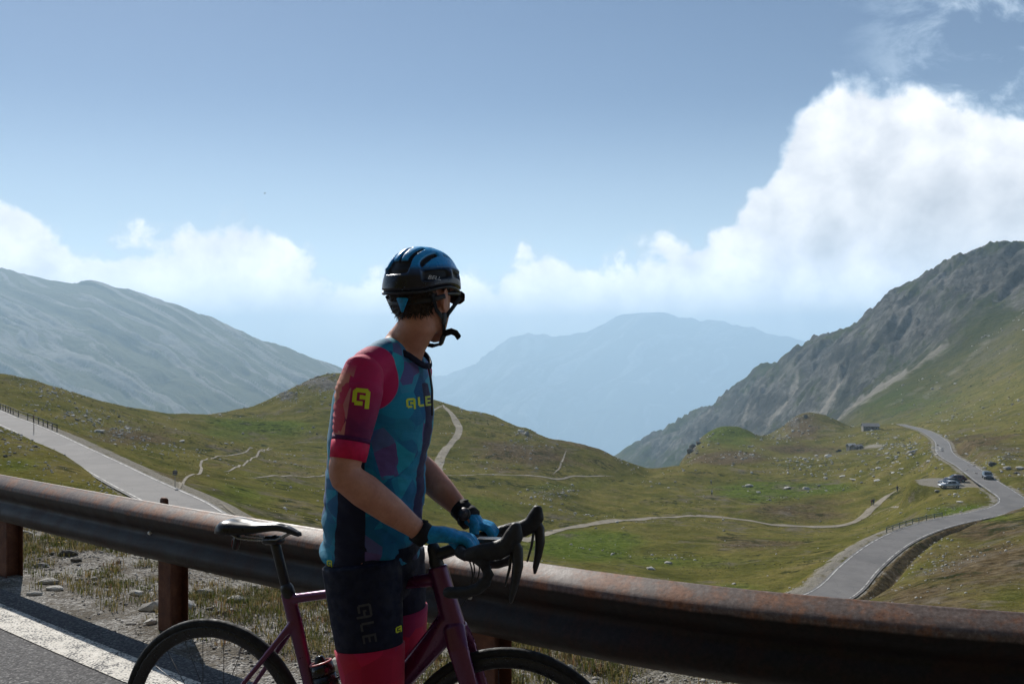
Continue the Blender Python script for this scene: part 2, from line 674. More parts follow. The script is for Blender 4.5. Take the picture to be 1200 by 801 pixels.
def blob(u, v, Y, spots):
    r = np.zeros_like(u)
    for (bu, bv, ru, rv, st, y0, y1) in spots:
        q = ((u - bu) / ru) ** 2 + ((v - bv) / rv) ** 2
        r = np.maximum(r, st * np.exp(-q) * ((Y > y0) & (Y < y1)))
    return r


def line_mask(u, v, Y, lines):
    r = np.zeros_like(u)
    for (pts_, wd, st, y0, y1) in lines:
        m = (Y > y0) & (Y < y1)
        if not m.any():
            continue
        uu, vv = u[m], v[m]
        best = np.full(len(uu), 1e9)
        for (a, b) in zip(pts_[:-1], pts_[1:]):
            a, b = np.array(a, float), np.array(b, float)
            ab = b - a
            t = np.clip(((uu - a[0]) * ab[0] + (vv - a[1]) * ab[1]) / (ab @ ab), 0, 1)
            best = np.minimum(best, np.hypot(uu - a[0] - t * ab[0], vv - a[1] - t * ab[1]))
        r[m] = np.maximum(r[m], st * np.exp(-(best / wd) ** 2))
    return r


# roads of the valley: (column, row, metres ahead) along the centre line
ROAD_LEFT = [(-160, 436, 260), (-60, 466, 185), (0, 489, 150), (40, 506, 135), (80, 526, 120), (120, 546, 107), (160, 567, 95), (205, 588, 84), (240, 610, 75),
             (330, 660, 62), (450, 705, 58), (600, 730, 64), (750, 730, 78), (860, 722, 94),
             (955, 706, 104), (985, 690, 110), (1010, 662, 120), (1050, 632, 134), (1100, 613, 148), (1150, 603, 160), (1180, 595, 169), (1187, 585, 178), (1172, 574, 190), (1152, 560, 206), (1132, 546, 236),
             (1108, 531, 282), (1102, 516, 360), (1082, 504, 455), (1055, 497, 565)]


def catmull(pts_, step):
    P_ = [Vector(p) for p in pts_]
    P_ = [P_[0] * 2 - P_[1]] + P_ + [P_[-1] * 2 - P_[-2]]
    out = []
    for i in range(1, len(P_) - 2):
        p0, p1, p2, p3 = P_[i - 1], P_[i], P_[i + 1], P_[i + 2]
        n_ = max(2, int((p2 - p1).length / step))
        for k in range(n_):
            t = k / n_
            out.append(0.5 * ((2 * p1) + (p2 - p0) * t + (2 * p0 - 5 * p1 + 4 * p2 - p3) * t * t + (3 * p1 - p0 - 3 * p2 + p3) * t ** 3))
    out.append(P_[-2])
    return out


road_pts = catmull([at(*p) for p in ROAD_LEFT], 2.5)
_rz = np.array([p.z for p in road_pts])
_k = np.ones(9) / 9
_rz = np.convolve(np.pad(_rz, 4, mode='edge'), _k, 'valid')
road_np = np.array([(p.x, p.y, z) for p, z in zip(road_pts, _rz)])
ROAD_HALF = 2.45


def road_dist(x, y):
    """distance to the road's centre line, its height there and the side (+ = right when driving away from the first point)"""
    best = np.full(len(x), 1e9)
    hz = np.zeros(len(x))
    side = np.zeros(len(x))
    par = np.zeros(len(x))
    for i in range(len(road_np) - 1):
        a, b = road_np[i], road_np[i + 1]
        m = np.nonzero((x > min(a[0], b[0]) - 16) & (x < max(a[0], b[0]) + 16) & (y > min(a[1], b[1]) - 16) & (y < max(a[1], b[1]) + 16))[0]
        if not len(m):
            continue
        ab = b - a
        px, py = x[m] - a[0], y[m] - a[1]
        t = np.clip((px * ab[0] + py * ab[1]) / (ab[0] ** 2 + ab[1] ** 2), 0, 1)
        dx, dy = px - t * ab[0], py - t * ab[1]
        d = np.hypot(dx, dy)
        sg = np.sign(ab[1] * px - ab[0] * py)
        w_ = d < best[m]
        mm = m[w_]
        best[mm] = d[w_]
        hz[mm] = a[2] + t[w_] * ab[2]
        side[mm] = sg[w_]
        par[mm] = i + t[w_]
    return best, hz, side, par


# grid: even in view angle, growing with distance
s_cols = np.concatenate([np.linspace(-2.2, -0.57, 60)[:-1], np.linspace(-0.57, 0.57, 900), np.linspace(0.57, 2.2, 60)[1:]])
y_rows = np.concatenate([np.geomspace(5, 54, 36)[:-1], np.geomspace(54, 700, 470)[:-1], np.geomspace(700, 3300, 260)])
SS, YY = np.meshgrid(s_cols, y_rows)
shape = SS.shape
s_, Y_ = SS.ravel(), YY.ravel()
# evaluate the smooth surface on a coarser grid, then interpolate
sc_ = np.linspace(-2.2, 2.2, 330)
lc_ = np.linspace(math.log(5), math.log(3300), 240)
CS, CL = np.meshgrid(sc_, lc_)
Rg = base_row(CS.ravel(), np.exp(CL.ravel())).reshape(CS.shape)
# 3x denser inside the frame
sf_ = np.linspace(-0.6, 0.6, 300)
CS2, CL2 = np.meshgrid(sf_, lc_)
Rf = base_row(CS2.ravel(), np.exp(CL2.ravel())).reshape(CS2.shape)


def bilin(G, xs, ys, x, y):
    fx = np.clip((x - xs[0]) / (xs[1] - xs[0]), 0, len(xs) - 1.001)
    fy = np.clip((y - ys[0]) / (ys[1] - ys[0]), 0, len(ys) - 1.001)
    ix, iy = fx.astype(int), fy.astype(int)
    fx, fy = fx - ix, fy - iy
    return (G[iy, ix] * (1 - fx) + G[iy, ix + 1] * fx) * (1 - fy) + (G[iy + 1, ix] * (1 - fx) + G[iy + 1, ix + 1] * fx) * fy


lY = np.log(Y_)
row_ = np.where(np.abs(s_) < 0.595, bilin(Rf, sf_, lc_, s_, lY), bilin(Rg, sc_, lc_, s_, lY))
X_ = s_ * Y_
Z_ = CAMZ - (row_ - 400.5) / F * Y_
u_ = 600 + F * s_

# what grows or lies where
rockspots = [(375, 450, 50, 14, .95, 330, 600), (335, 464, 26, 9, .9, 330, 600), (615, 508, 14, 6, .95, 280, 420), (610, 520, 30, 14, .45, 280, 420),
             (812, 528, 9, 9, 1.0, 400, 560), (826, 515, 12, 7, .8, 450, 600), (930, 495, 16, 14, .9, 480, 620), (915, 512, 18, 8, .8, 470, 620),
             (1150, 535, 45, 9, .35, 200, 330), (1180, 540, 22, 7, .8, 200, 330), (1060, 530, 30, 14, .45, 250, 420), (1090, 548, 18, 10, .4, 200, 300), (1020, 512, 30, 6, .3, 380, 520),
             (60, 468, 40, 10, .5, 150, 300), (100, 490, 30, 10, .7, 150, 300), (140, 508, 28, 9, .6, 120, 260), (30, 450, 30, 8, .5, 200, 300),
             (20, 510, 30, 10, .6, 60, 110), (60, 545, 30, 12, .5, 55, 90), (120, 570, 30, 9, .7, 55, 90), (650, 575, 26, 7, .7, 180, 280), (560, 540, 40, 14, .3, 230, 330),
             (860, 535, 40, 8, .25, 330, 450), (1100, 665, 30, 18, .5, 80, 140), (1090, 640, 30, 12, .4, 80, 140), (930, 545, 40, 6, .4, 300, 440), (1110, 600, 26, 6, .5, 150, 200)]
lushspots = [(690, 640, 70, 18, 1, 90, 240), (900, 575, 55, 12, 1, 200, 340), (960, 572, 50, 8, .9, 200, 340), (560, 590, 90, 20, .6, 120, 260), (640, 570, 60, 8, .6, 200, 300),
             (1130, 600, 50, 10, .8, 120, 230), (1190, 700, 40, 10, .5, 60, 130), (300, 500, 80, 12, .7, 230, 400), (280, 580, 60, 20, .5, 90, 240), (20, 545, 40, 14, .6, 50, 90),
             (850, 508, 40, 14, .8, 400, 600), (1060, 470, 80, 22, .6, 500, 1000), (1000, 450, 40, 22, .5, 800, 1200), (780, 660, 100, 12, .5, 100, 180), (850, 690, 60, 8, .5, 90, 150)]
brownspots = [(850, 537, 55, 9, 1, 330, 480), (620, 530, 90, 18, .8, 230, 360), (940, 500, 30, 14, .7, 480, 600), (950, 525, 60, 8, .6, 400, 540), (1150, 620, 60, 14, .9, 90, 170), (1160, 660, 90, 34, .7, 60, 150), (1080, 700, 70, 18, .6, 60, 120), (1180, 595, 20, 8, .8, 120, 170),
              (150, 515, 80, 14, .6, 120, 300), (940, 600, 60, 10, .5, 180, 260), (200, 560, 60, 16, .5, 100, 160), (1140, 520, 60, 18, .6, 220, 420), (900, 640, 60, 8, .5, 110, 190)]
screelines = [([(958, 500), (1000, 468), (1060, 432)], 8, .8, 700, 1300), ([(930, 495), (965, 470), (985, 440)], 5, .7, 900, 1500), ([(1010, 470), (1075, 428), (1110, 400)], 6, .55, 600, 1200),
              ([(1085, 465), (1130, 425), (1160, 395)], 7, .5, 500, 1200), ([(900, 500), (925, 470), (935, 440)], 5, .6, 1000, 1800), ([(1030, 480), (1080, 455), (1120, 420)], 4, .4, 500, 1000),
              ([(870, 500), (880, 470)], 4, .5, 1000, 2200)]
rock = blob(u_, row_, Y_, rockspots)
lush = blob(u_, row_, Y_, lushspots)
brown = blob(u_, row_, Y_, brownspots)
scree = line_mask(u_, row_, Y_, screelines)
far_rock = smooth01(Y_, 950, 1250) * smooth01(u_, 700, 800)
cliff = blob(u_, row_, Y_, [(900, 475, 70, 40, 1, 1100, 2600), (840, 500, 60, 30, 1, 1200, 2800), (980, 420, 70, 35, .9, 950, 2000), (1060, 370, 70, 40, .9, 900, 1800), (1160, 320, 90, 40, .9, 800, 1800), (780, 515, 40, 18, .7, 1700, 2800)])
rock = np.maximum(rock, cliff)

# relief of its own: hummocks on the meadows, ribs and gullies on the cliffs
amp_hum = np.clip((Y_ - 45) / 150, 0, 1) * np.clip(1.6 - Y_ / 900, 0.3, 1)
hum = (fbm(X_ / 38, Y_ / 38, 5, 3) - 0.5) * 3.6 + (fbm(X_ / 9, Y_ / 9, 4, 8) - 0.5) * 1.3
hum += (fbm(X_ / 16, Y_ / 16, 4, 21, ridged=True) - 0.6) * 1.4
Z_ = Z_ + hum * amp_hum * 0.75
knob = (fbm(X_ / 6, Y_ / 6, 3, 31, ridged=True) - 0.45)
Z_ = Z_ + knob * 2.2 * np.clip(rock, 0, 1) * (Y_ < 700) * np.clip((Y_ - 100) / 200, 0.15, 1)
ca, sa = math.cos(0.9), math.sin(0.9)
along = X_ * ca - Y_ * sa
across = X_ * sa + Y_ * ca
rib = fbm(along / 95 + 0.5 * fbm(across / 150, along / 150, 2, 77), across / 420, 4, 41, 0.55, ridged=True) - 0.55
rib2 = fbm(along / 28, across / 90, 4, 51, 0.6, ridged=True) - 0.55
spur = smooth01(Y_, 800, 1150) * smooth01(u_, 690, 780)
Z_ = Z_ + spur * (-14 + rib * 50 + rib2 * 26 * np.clip(cliff + 0.25, 0, 1) + (fbm(along / 11, across / 34, 3, 57, 0.6, ridged=True) - 0.55) * 9 * np.clip(cliff, 0, 1))
# jagged crest
Z_ = Z_ + spur * (fbm(X_ / 22, Y_ / 22, 4, 61, 0.6) - 0.5) * 11 * np.clip(cliff + 0.2, 0, 1)

# the road bench, its berm and ditch
rd, rh, rs, rp = road_dist(X_, Y_)
flat = 1 - smooth01(rd, ROAD_HALF + 0.9, ROAD_HALF + 5.0)
target = rh - 0.12
prm = rp
near_low = (prm > 0) & (rs > 0)
u0 = u_
lowpart = near_low & (Y_ > 98) & (Y_ < 152) & (u0 > 900)
target = target + np.where(lowpart, 0.35 * np.exp(-((rd - ROAD_HALF - 0.75) / 0.45) ** 2) - 1.0 * np.exp(-((rd - ROAD_HALF - 2.3) / 0.6) ** 2), 0)
Z_ = np.where(rd < 14, Z_ * (1 - flat) + target * flat, Z_)
verge_band = np.where(rd < 14, np.exp(-((rd - ROAD_HALF - 0.5) / 0.9) ** 2), 0) * (rd < 8)
leftgrav = (rs < 0) & (rd < 9)
gravel = np.maximum(verge_band * 0.75, np.where(leftgrav & (u0 < 330), np.exp(-((rd - ROAD_HALF - 0.9) / 1.3) ** 2), 0))
gravel = np.maximum(gravel, np.where(leftgrav & (u0 > 850) & (Y_ < 150), 0.8 * np.exp(-((rd - ROAD_HALF - 1.2) / 1.6) ** 2), 0))
# car park: a level gravel apron beside the bend
pk = at(1122, 566, 206)
qd = np.hypot((X_ - pk.x + 0.3) / 10.2, (Y_ - pk.y) / 10.5)
pkm = (1 - smooth01(qd, 0.85, 1.12)) * (Y_ < 250)
Z_ = Z_ * (1 - pkm) + (pk.z - 0.05) * pkm
gravel = np.maximum(gravel, (1 - smooth01(qd, 0.70, 0.88)) * (Y_ < 250))
brown = np.maximum(brown, np.where(lowpart, np.exp(-((rd - ROAD_HALF - 1.2) / 1.1) ** 2), 0))
gravel = np.where(lowpart & (rd > ROAD_HALF + .3), gravel * .4, gravel)
gravel = np.maximum(gravel, blob(u_, row_, Y_, [(1024, 523, 15, 4, 1.0, 380, 500)]))
# keep the road itself clear
Z_ = np.where(rd < ROAD_HALF + 0.6, np.minimum(Z_, rh - 0.10), Z_)

Z_ = np.where(Z_ > 140, 140 + 100 * (1 - np.exp(-(np.maximum(Z_, 140) - 140) / 100)), Z_)
land_v = np.stack([X_, Y_, Z_], 1)
land_me = mesh_np('valley_terrain', land_v, grid_quads(*shape)[:, ::-1][:, ::-1])
for nm, vals in (('rock', rock), ('lush', lush), ('brown', brown), ('scree', scree), ('gravel', gravel), ('highland', np.clip(smooth01(Y_, 620, 1050) * smooth01(u_, 640, 760), 0, 1)), ('cliff', cliff)):
    set_attr(land_me, nm, vals)


def land_mat(nt, b):
    v = objco(nt)
    n_big = nt.noise(v, 0.022, 5.0, 0.6)
    n_mid = nt.noise(v, 0.11, 6.0, 0.62)
    n_fine = nt.noise(v, 0.9, 6.0, 0.7)
    n_tuft = nt.noise(v, 3.2, 4.0, 0.7)
    grass = nt.ramp(n_mid, [(0.28, (0.056, 0.060, 0.015)), (0.42, (0.104, 0.101, 0.024)), (0.55, (0.152, 0.134, 0.038)), (0.7, (0.195, 0.160, 0.060))])
    green = nt.ramp(n_fine, [(0.3, (0.050, 0.076, 0.012)), (0.5, (0.090, 0.120, 0.019)), (0.72, (0.138, 0.155, 0.040))])
    heath = nt.ramp(n_fine, [(0.3, (0.060, 0.043, 0.022)), (0.5, (0.108, 0.080, 0.043)), (0.72, (0.165, 0.130, 0.078))])
    lm = nt.math('ADD', nt.attr('lush'), nt.math('MULTIPLY_ADD', n_big, 1.6, -0.78))
    col = nt.mix(nt.maprange(nt.math('ADD', lm, nt.math('MULTIPLY_ADD', n_mid, 0.9, -0.45)), 0.15, 0.75), grass, green)
    bm_ = nt.math('ADD', nt.attr('brown'), nt.math('MULTIPLY_ADD', nt.noise(v, 0.035, 5.0, 0.6), 1.8, -0.82))
    col = nt.mix(nt.maprange(nt.math('ADD', bm_, nt.math('MULTIPLY_ADD', n_mid, 1.0, -0.5)), 0.2, 0.8), col, heath)
    tuft = nt.math('MULTIPLY_ADD', n_tuft, 1.3, 0.35)
    fine = nt.math('MULTIPLY_ADD', n_fine, 1.5, 0.25)
    dark = nt.math('MULTIPLY', tuft, fine)
    col = nt.mix(1.0, col, nt.comb(dark, dark, dark), 'MULTIPLY')
    # dwarf shrubs in dark patches
    shrub = nt.maprange(nt.math('MULTIPLY', nt.noise(v, 0.055, 6.0, 0.7), nt.noise(v, 0.35, 5.0, 0.7)), 0.285, 0.36)
    col = nt.mix(nt.math('MULTIPLY', shrub, 0.85), col, (0.020, 0.028, 0.008))
    bare = nt.maprange(nt.math('MULTIPLY_ADD', nt.noise(v, 0.16, 7.0, 0.72), 0.7, nt.math('MULTIPLY', nt.noise(v, 0.03, 4.0, 0.6), 0.45)), 0.61, 0.72)
    col = nt.mix(nt.math('MULTIPLY', bare, 0.75), col, nt.ramp(n_fine, [(0.3, (0.085, 0.070, 0.052)), (0.7, (0.22, 0.19, 0.15))]))
    # stones lying in the turf
    stones = nt.voro(v, 0.8)
    few = nt.maprange(nt.noise(v, 0.045, 5.0, 0.65), 0.55, 0.72)
    rk = nt.math('ADD', nt.attr('rock'), nt.math('MULTIPLY', few, 0.25))
    stone_m = nt.math('MULTIPLY', nt.maprange(stones, 0.30, 0.16), nt.maprange(rk, 0.12, 0.6))
    rock_n = nt.noise(v, 0.6, 8.0, 0.7)
    rock_c = nt.ramp(rock_n, [(0.25, (0.07, 0.066, 0.060)), (0.5, (0.175, 0.162, 0.142)), (0.75, (0.33, 0.31, 0.275))])
    massive = nt.maprange(nt.math('ADD', rk, nt.math('MULTIPLY_ADD', n_fine, 1.1, -0.6)), 0.62, 0.95)
    col = nt.mix(nt.math('MAXIMUM', stone_m, massive), col, rock_c)
    gr = nt.ramp(nt.noise(v, 5.0, 5.0, 0.8), [(0.3, (0.15, 0.135, 0.11)), (0.5, (0.26, 0.24, 0.20)), (0.7, (0.40, 0.37, 0.32))])
    gm = nt.maprange(nt.math('ADD', nt.attr('gravel'), nt.math('ADD', nt.math('MULTIPLY_ADD', n_fine, 1.1, -0.55), nt.math('MULTIPLY_ADD', nt.noise(v, 0.28, 5.0, 0.7), 2.0, -1.05))), 0.38, 0.70)
    col = nt.mix(gm, col, gr)
    # the mountain: turf on the easy ground, bare rock on the steep
    nz = nt.xyz(nt.new('ShaderNodeNewGeometry').outputs['Normal'])[2]
    mtn_g = nt.ramp(nt.noise(v, 0.016, 8.0, 0.68), [(0.3, (0.026, 0.038, 0.010)), (0.5, (0.052, 0.068, 0.016)), (0.7, (0.105, 0.102, 0.036))])
    vs = nt.mapping(v, (0.02, 0.006, 0.02), (0, 0, 0.9))
    mtn_r = nt.ramp(nt.math('MULTIPLY_ADD', nt.noise(v, 0.03, 9.0, 0.74), 0.6, nt.math('MULTIPLY', nt.noise(vs, 1.0, 8.0, 0.7), 0.4)),
                    [(0.37, (0.026, 0.027, 0.026)), (0.49, (0.078, 0.076, 0.069)), (0.60, (0.22, 0.21, 0.19))])
    steep = nt.maprange(nt.math('ADD', nz, nt.math('MULTIPLY_ADD', nt.noise(v, 0.02, 8.0, 0.7), 0.5, -0.25)), 0.93, 0.70)
    mr = nt.math('MAXIMUM', nt.math('MULTIPLY', steep, 0.8), nt.maprange(nt.math('ADD', nt.attr('cliff'), nt.math('MULTIPLY_ADD', nt.noise(v, 0.018, 8.0, 0.7), 2.0, -1.0)), 0.35, 0.62))
    mtn = nt.mix(mr, mtn_g, mtn_r)
    sm = nt.maprange(nt.math('ADD', nt.attr('scree'), nt.math('MULTIPLY_ADD', nt.noise(vs, 3.0, 8.0, 0.7), 1.2, -0.6)), 0.3, 0.65)
    mtn = nt.mix(sm, mtn, nt.ramp(nt.noise(v, 0.1, 6.0, 0.7), [(0.3, (0.20, 0.185, 0.16)), (0.7, (0.38, 0.35, 0.30))]))
    col = nt.mix(nt.attr('highland'), col, mtn)
    nt.put(b.inputs['Base Color'], col)
    b.inputs['Roughness'].default_value = 0.95
    b.inputs['Specular IOR Level'].default_value = 0.0
    h = nt.math('ADD', nt.math('MULTIPLY', n_fine, 0.6), nt.math('ADD', nt.math('MULTIPLY', n_tuft, 0.25), nt.math('MULTIPLY', nt.math('MAXIMUM', stone_m, massive), 0.25)))
    h = nt.math('ADD', h, nt.math('MULTIPLY', nt.attr('highland'), nt.math('MULTIPLY', nt.noise(v, 0.05, 9.0, 0.75), 14.0)))
    bump(nt, b, h, 0.8, 1.0)


M_LAND = material('alpine_ground', land_mat)
land = link('valley_terrain', land_me, M_LAND)
land['kind'] = 'structure'
LAND = BVHTree.FromPolygons(land_v.tolist(), grid_quads(*shape).tolist())


def ground(x, y):
    h = LAND.ray_cast(Vector((x, y, 900)), Vector((0, 0, -1)))
    return h[0].z if h[0] is not None else 0.0


def hit(u, v):
    """the spot on the terrain seen at a column and row of the photograph"""
    d = Vector(((u - 600) / F, 1, -(v - 400.5) / F)).normalized()
    h = LAND.ray_cast(Vector((0, 0, CAMZ)) + d * 30, d)
    return h[0]


# ------------------------------------------------------------------ mountains beyond the valley
def ridge_sheet(name, ridge, y_near, row_near, y_far, row_far, u0, u1, nu, nv, mat, ribamp, ribscale, seed, skew):
    """mountain side: rises from (y_near,row_near) to its crest, then falls away behind; ribs and gullies run down it"""
    us = np.concatenate([np.linspace(u0, -260, nu // 6)[:-1], np.linspace(-260, u1, nu - nu // 6 + 1)])
    ru = [r[0] for r in ridge]
    rv = np.interp(us, ru, [r[1] for r in ridge])
    ry = np.interp(us, ru, [r[2] for r in ridge])
    kk = np.ones(9) / 9
    rv = 0.7 * np.convolve(np.pad(rv, 4, mode='edge'), kk, 'valid') + 0.3 * rv
    V, A, C = [], [], []
    tt = np.concatenate([np.linspace(0, 1, nv), np.linspace(1, 2, nv // 3)[1:]])
    ss = (us - 600) / F
    zc = CAMZ - (rv - 400.5) / F * ry
    for t in tt:
        if t <= 1:
            Yr = y_near + (ry - y_near) * t
            zn = CAMZ - (row_near - 400.5) / F * y_near
            Zr = zn + (zc - zn) * (0.85 * t + 0.15 * t ** 2.2)
        else:
            Yr = ry + (y_far - ry) * (t - 1)
            zf = CAMZ - (row_far - 400.5) / F * y_far
            Zr = zc + (zf - zc) * (t - 1) ** 1.2
        V.append(np.stack([ss * Yr, Yr, Zr], 1))
        A.append(ss * ry + skew * (t - 1) * ry.mean())
        C.append(np.full(nu, (t - 1) * ry.mean()))
    V, a, c = np.concatenate(V), np.concatenate(A), np.concatenate(C)
    wv = fbm(a / ribscale / 2.5, c / ribscale / 2.5, 3, seed + 9) - 0.5
    a2 = a + wv * ribscale * 1.2
    r1 = fbm(a2 / ribscale, c / (ribscale * 7), 5, seed, 0.55, ridged=True) - 0.6
    r2 = fbm(V[:, 0] / (ribscale * 0.9), V[:, 1] / (ribscale * 0.9), 5, seed + 5) - 0.5
    st = fbm(a2 / (ribscale * 0.30), c / (ribscale * 5), 5, seed + 31, 0.62)
    tv = np.repeat(tt, nu)
    k = np.clip(1.2 - np.abs(tv - 0.55) * 1.6, 0.06, 1)
    V[:, 2] += (r1 * ribamp + r2 * ribamp * 0.5 + (st - 0.5) * ribamp * 0.25) * k
    V[:, 2] = np.where(V[:, 2] > 380, 380 + 70 * (1 - np.exp(-(np.maximum(V[:, 2], 380) - 380) / 70)), V[:, 2])
    me = mesh_np(name, V, grid_quads(len(tt), nu))
    set_attr(me, 'streak', st)
    o = link(name, me, mat)
    o['kind'] = 'structure'
    return o


def far_mat(g1, g2, r1, r2, sc):
    def build(nt, b):
        v = objco(nt)
        n = nt.noise(v, sc, 9.0, 0.7)
        st = nt.attr('streak')
        g = nt.ramp(n, [(0.3, g1), (0.7, g2)])
        r = nt.ramp(nt.noise(v, sc * 6, 7.0, 0.7), [(0.3, r1), (0.7, r2)])
        nt.put(b.inputs['Base Color'], nt.mix(nt.maprange(nt.math('MULTIPLY_ADD', n, 0.35, nt.math('MULTIPLY', st, 0.65)), 0.50, 0.60), g, r))
        b.inputs['Roughness'].default_value = 0.95
        b.inputs['Specular IOR Level'].default_value = 0.1
        bump(nt, b, nt.math('MULTIPLY', nt.noise(v, sc * 4, 9.0, 0.75), 60.0), 0.7, 1.0)
    return build


M_LEFT = material('pale_mountain', far_mat((0.075, 0.088, 0.040), (0.135, 0.14, 0.07), (0.19, 0.185, 0.165), (0.36, 0.35, 0.325), 0.005))
M_FAR = material('far_mountain_rock', far_mat((0.025, 0.035, 0.02), (0.06, 0.068, 0.04), (0.13, 0.125, 0.12), (0.42, 0.41, 0.39), 0.002))
K1 = 1.5
ridge_sheet('left_mountain',
            [(u, v, y * K1) for u, v, y in [(-2000, 470, 3000), (-1500, 400, 3000), (-900, 318, 3000), (-400, 312, 3000), (-150, 309, 2950), (0, 315, 2900), (30, 321, 2900), (60, 327, 2900), (92, 330, 2900), (106, 327, 2900), (125, 331, 2900), (150, 339, 2900), (200, 353, 2850),
             (250, 374, 2800), (300, 395, 2750), (350, 415, 2700), (392, 427, 2700), (430, 447, 2650), (470, 475, 2650), (520, 520, 2600), (600, 590, 2600), (680, 640, 2600)]],
            1350 * K1, 640, 4200 * K1, 560, -2000, 640, 960, 240, M_LEFT, 62, 190, 101, 0.55)
K2 = 2.3
ridge_sheet('far_mountain',
            [(u, v, y * K2) for u, v, y in [(-900, 470, 6400), (-300, 510, 6400), (300, 500, 6400), (400, 490, 6300), (460, 455, 6300), (500, 440, 6300), (533, 438, 6300), (560, 421, 6300), (577, 411, 6300), (610, 391, 6300), (640, 393, 6350), (660, 392, 6350), (690, 385, 6400), (707, 379, 6400), (733, 365, 6400),
             (753, 359, 6400), (775, 362, 6400), (800, 370, 6400), (850, 381, 6400), (900, 392, 6350), (960, 402, 6300), (1000, 406, 6300), (1100, 400, 6300), (1300, 398, 6300), (1700, 405, 6300)]],
            3900 * K2, 640, 7600 * K2, 600, -900, 1900, 760, 220, M_FAR, 480, 790, 201, -0.25)

# ------------------------------------------------------------------ road, paths and tracks of the valley
def strip(name, centre, half_l, half_r, mat, lift=0.12, z_follow=None, nx=6, parent=None):
    """ribbon lying on the ground along a centre line"""
    n_ = len(centre)
    V = []
    for i, p in enumerate(centre):
        t = centre[min(i + 1, n_ - 1)] - centre[max(i - 1, 0)]
        t = Vector((t.x, t.y, 0)).normalized()
        r = Vector((t.y, -t.x, 0))
        hl = half_l[i] if isinstance(half_l, (list, np.ndarray)) else half_l
        hr = half_r[i] if isinstance(half_r, (list, np.ndarray)) else half_r
        for k in range(nx):
            q = p + r * (-hl + (hl + hr) * k / (nx - 1))
            z = (z_follow[i] if z_follow is not None else ground(q.x, q.y)) + lift
            V.append((q.x, q.y, z))
    me = mesh_np(name, V, grid_quads(n_, nx))
    o = link(name, me, mat, parent)
    o['kind'] = 'structure'
    return o


def asphalt_far(nt, b):
    v = objco(nt)
    n = nt.noise(v, 0.35, 6.0, 0.65)
    f = nt.noise(v, 6.0, 4.0, 0.7)
    c = nt.ramp(nt.math('MULTIPLY_ADD', n, 0.7, nt.math('MULTIPLY', f, 0.3)), [(0.35, (0.105, 0.100, 0.098)), (0.65, (0.165, 0.157, 0.150))])
    c = nt.mix(nt.maprange(nt.noise(v, 0.12, 3.0, 0.5), 0.56, 0.58, 0, 0.45), c, (0.085, 0.082, 0.082))
    crack = nt.maprange(nt.voro(v, 0.35, 'DISTANCE_TO_EDGE'), 0.012, 0.0)
    c = nt.mix(nt.math('MULTIPLY', crack, 0.5), c, (0.05, 0.05, 0.05))
    nt.put(b.inputs['Base Color'], c)
    b.inputs['Roughness'].default_value = 0.85


def paint_mat(nt, b):
    v = objco(nt)
    worn_lit = nt.maprange(nt.noise(v, 0.8, 7.0, 0.75), 0.40, 0.58)
    nt.put(b.inputs['Base Color'], nt.mix(worn_lit, (0.16, 0.155, 0.15), (0.52, 0.51, 0.48)))
    b.inputs['Roughness'].default_value = 0.8


def track_mat(nt, b):
    v = objco(nt)
    n = nt.noise(v, 0.5, 6.0, 0.7)
    nt.put(b.inputs['Base Color'], nt.ramp(n, [(0.3, (0.12, 0.10, 0.065)), (0.5, (0.20, 0.17, 0.12)), (0.7, (0.29, 0.255, 0.195))]))
    b.inputs['Roughness'].default_value = 0.95
    bump(nt, b, nt.noise(v, 2.5, 5.0, 0.7), 0.5, 0.2)


M_ASPH_FAR = material('valley_asphalt', asphalt_far)
M_PAINT_FAR = material('road_paint', paint_mat)
M_TRACK = material('dirt_track_gravel', track_mat)
rc = [Vector(p) for p in road_np]
rz = [p[2] for p in road_np]
strip('valley_road', rc, ROAD_HALF, ROAD_HALF, M_ASPH_FAR, 0.0, rz, 5)
WN = 7


def offset_line(c, off):
    out = []
    for i, p in enumerate(c):
        t = c[min(i + 1, len(c) - 1)] - c[max(i - 1, 0)]
        t = Vector((t.x, t.y, 0)).normalized()
        out.append(p + Vector((t.y, -t.x, 0)) * off)
    return out


for sgn in (-1, 1):
    ol = offset_line(rc, sgn * (ROAD_HALF - 0.32))
    strip('road_edge_line', ol, 0.075, 0.075, M_PAINT_FAR, 0.03, rz, 2)


def track(name, pix, width, step=2.0, lift=0.07):
    P_ = []
    for (u, v) in pix:
        h = hit(u, v)
        if h is not None:
            P_.append(h)
    c = catmull(P_, step)
    hw = [width * (0.5 + 0.06 * math.sin(i * 0.23) + 0.04 * math.sin(i * .61 + 1)) * min(1, .15 + i / 5, .15 + (len(c) - 1 - i) / 5) for i in range(len(c))]
    return strip(name, c, hw, hw, M_TRACK, lift, None, 5)


track('footpath', [(560, 634), (600, 632), (640, 626), (680, 617), (720, 610), (770, 606), (830, 605), (880, 610), (930, 616), (965, 617), (990, 615), (1005, 610), (1015, 603), (1022, 595), (1032, 587), (1045, 578), (1056, 572)], 2.3)
track('footpath', [(1014, 608), (1030, 600), (1045, 594), (1058, 588)], 0.6)
track('dirt_track', [(513, 580), (515, 560), (514, 545), (518, 533), (527, 522), (535, 512), (538, 502), (534, 493), (527, 482), (519, 474)], 2.3)
track('footpath', [(519, 475), (506, 483), (496, 490)], 0.7)
track('footpath', [(420, 557), (480, 557), (520, 557), (570, 556), (620, 557), (670, 558), (720, 558)], 0.9)
track('footpath', [(205, 577), (211, 571), (216, 563), (232, 556), (236, 549), (235, 545), (241, 539), (260, 534), (290, 528), (320, 525)], 0.36)
track('footpath', [(262, 553), (275, 548), (290, 540), (303, 530), (316, 524)], 0.40)
track('footpath', [(290, 560), (330, 558), (380, 557), (420, 557)], 0.45)
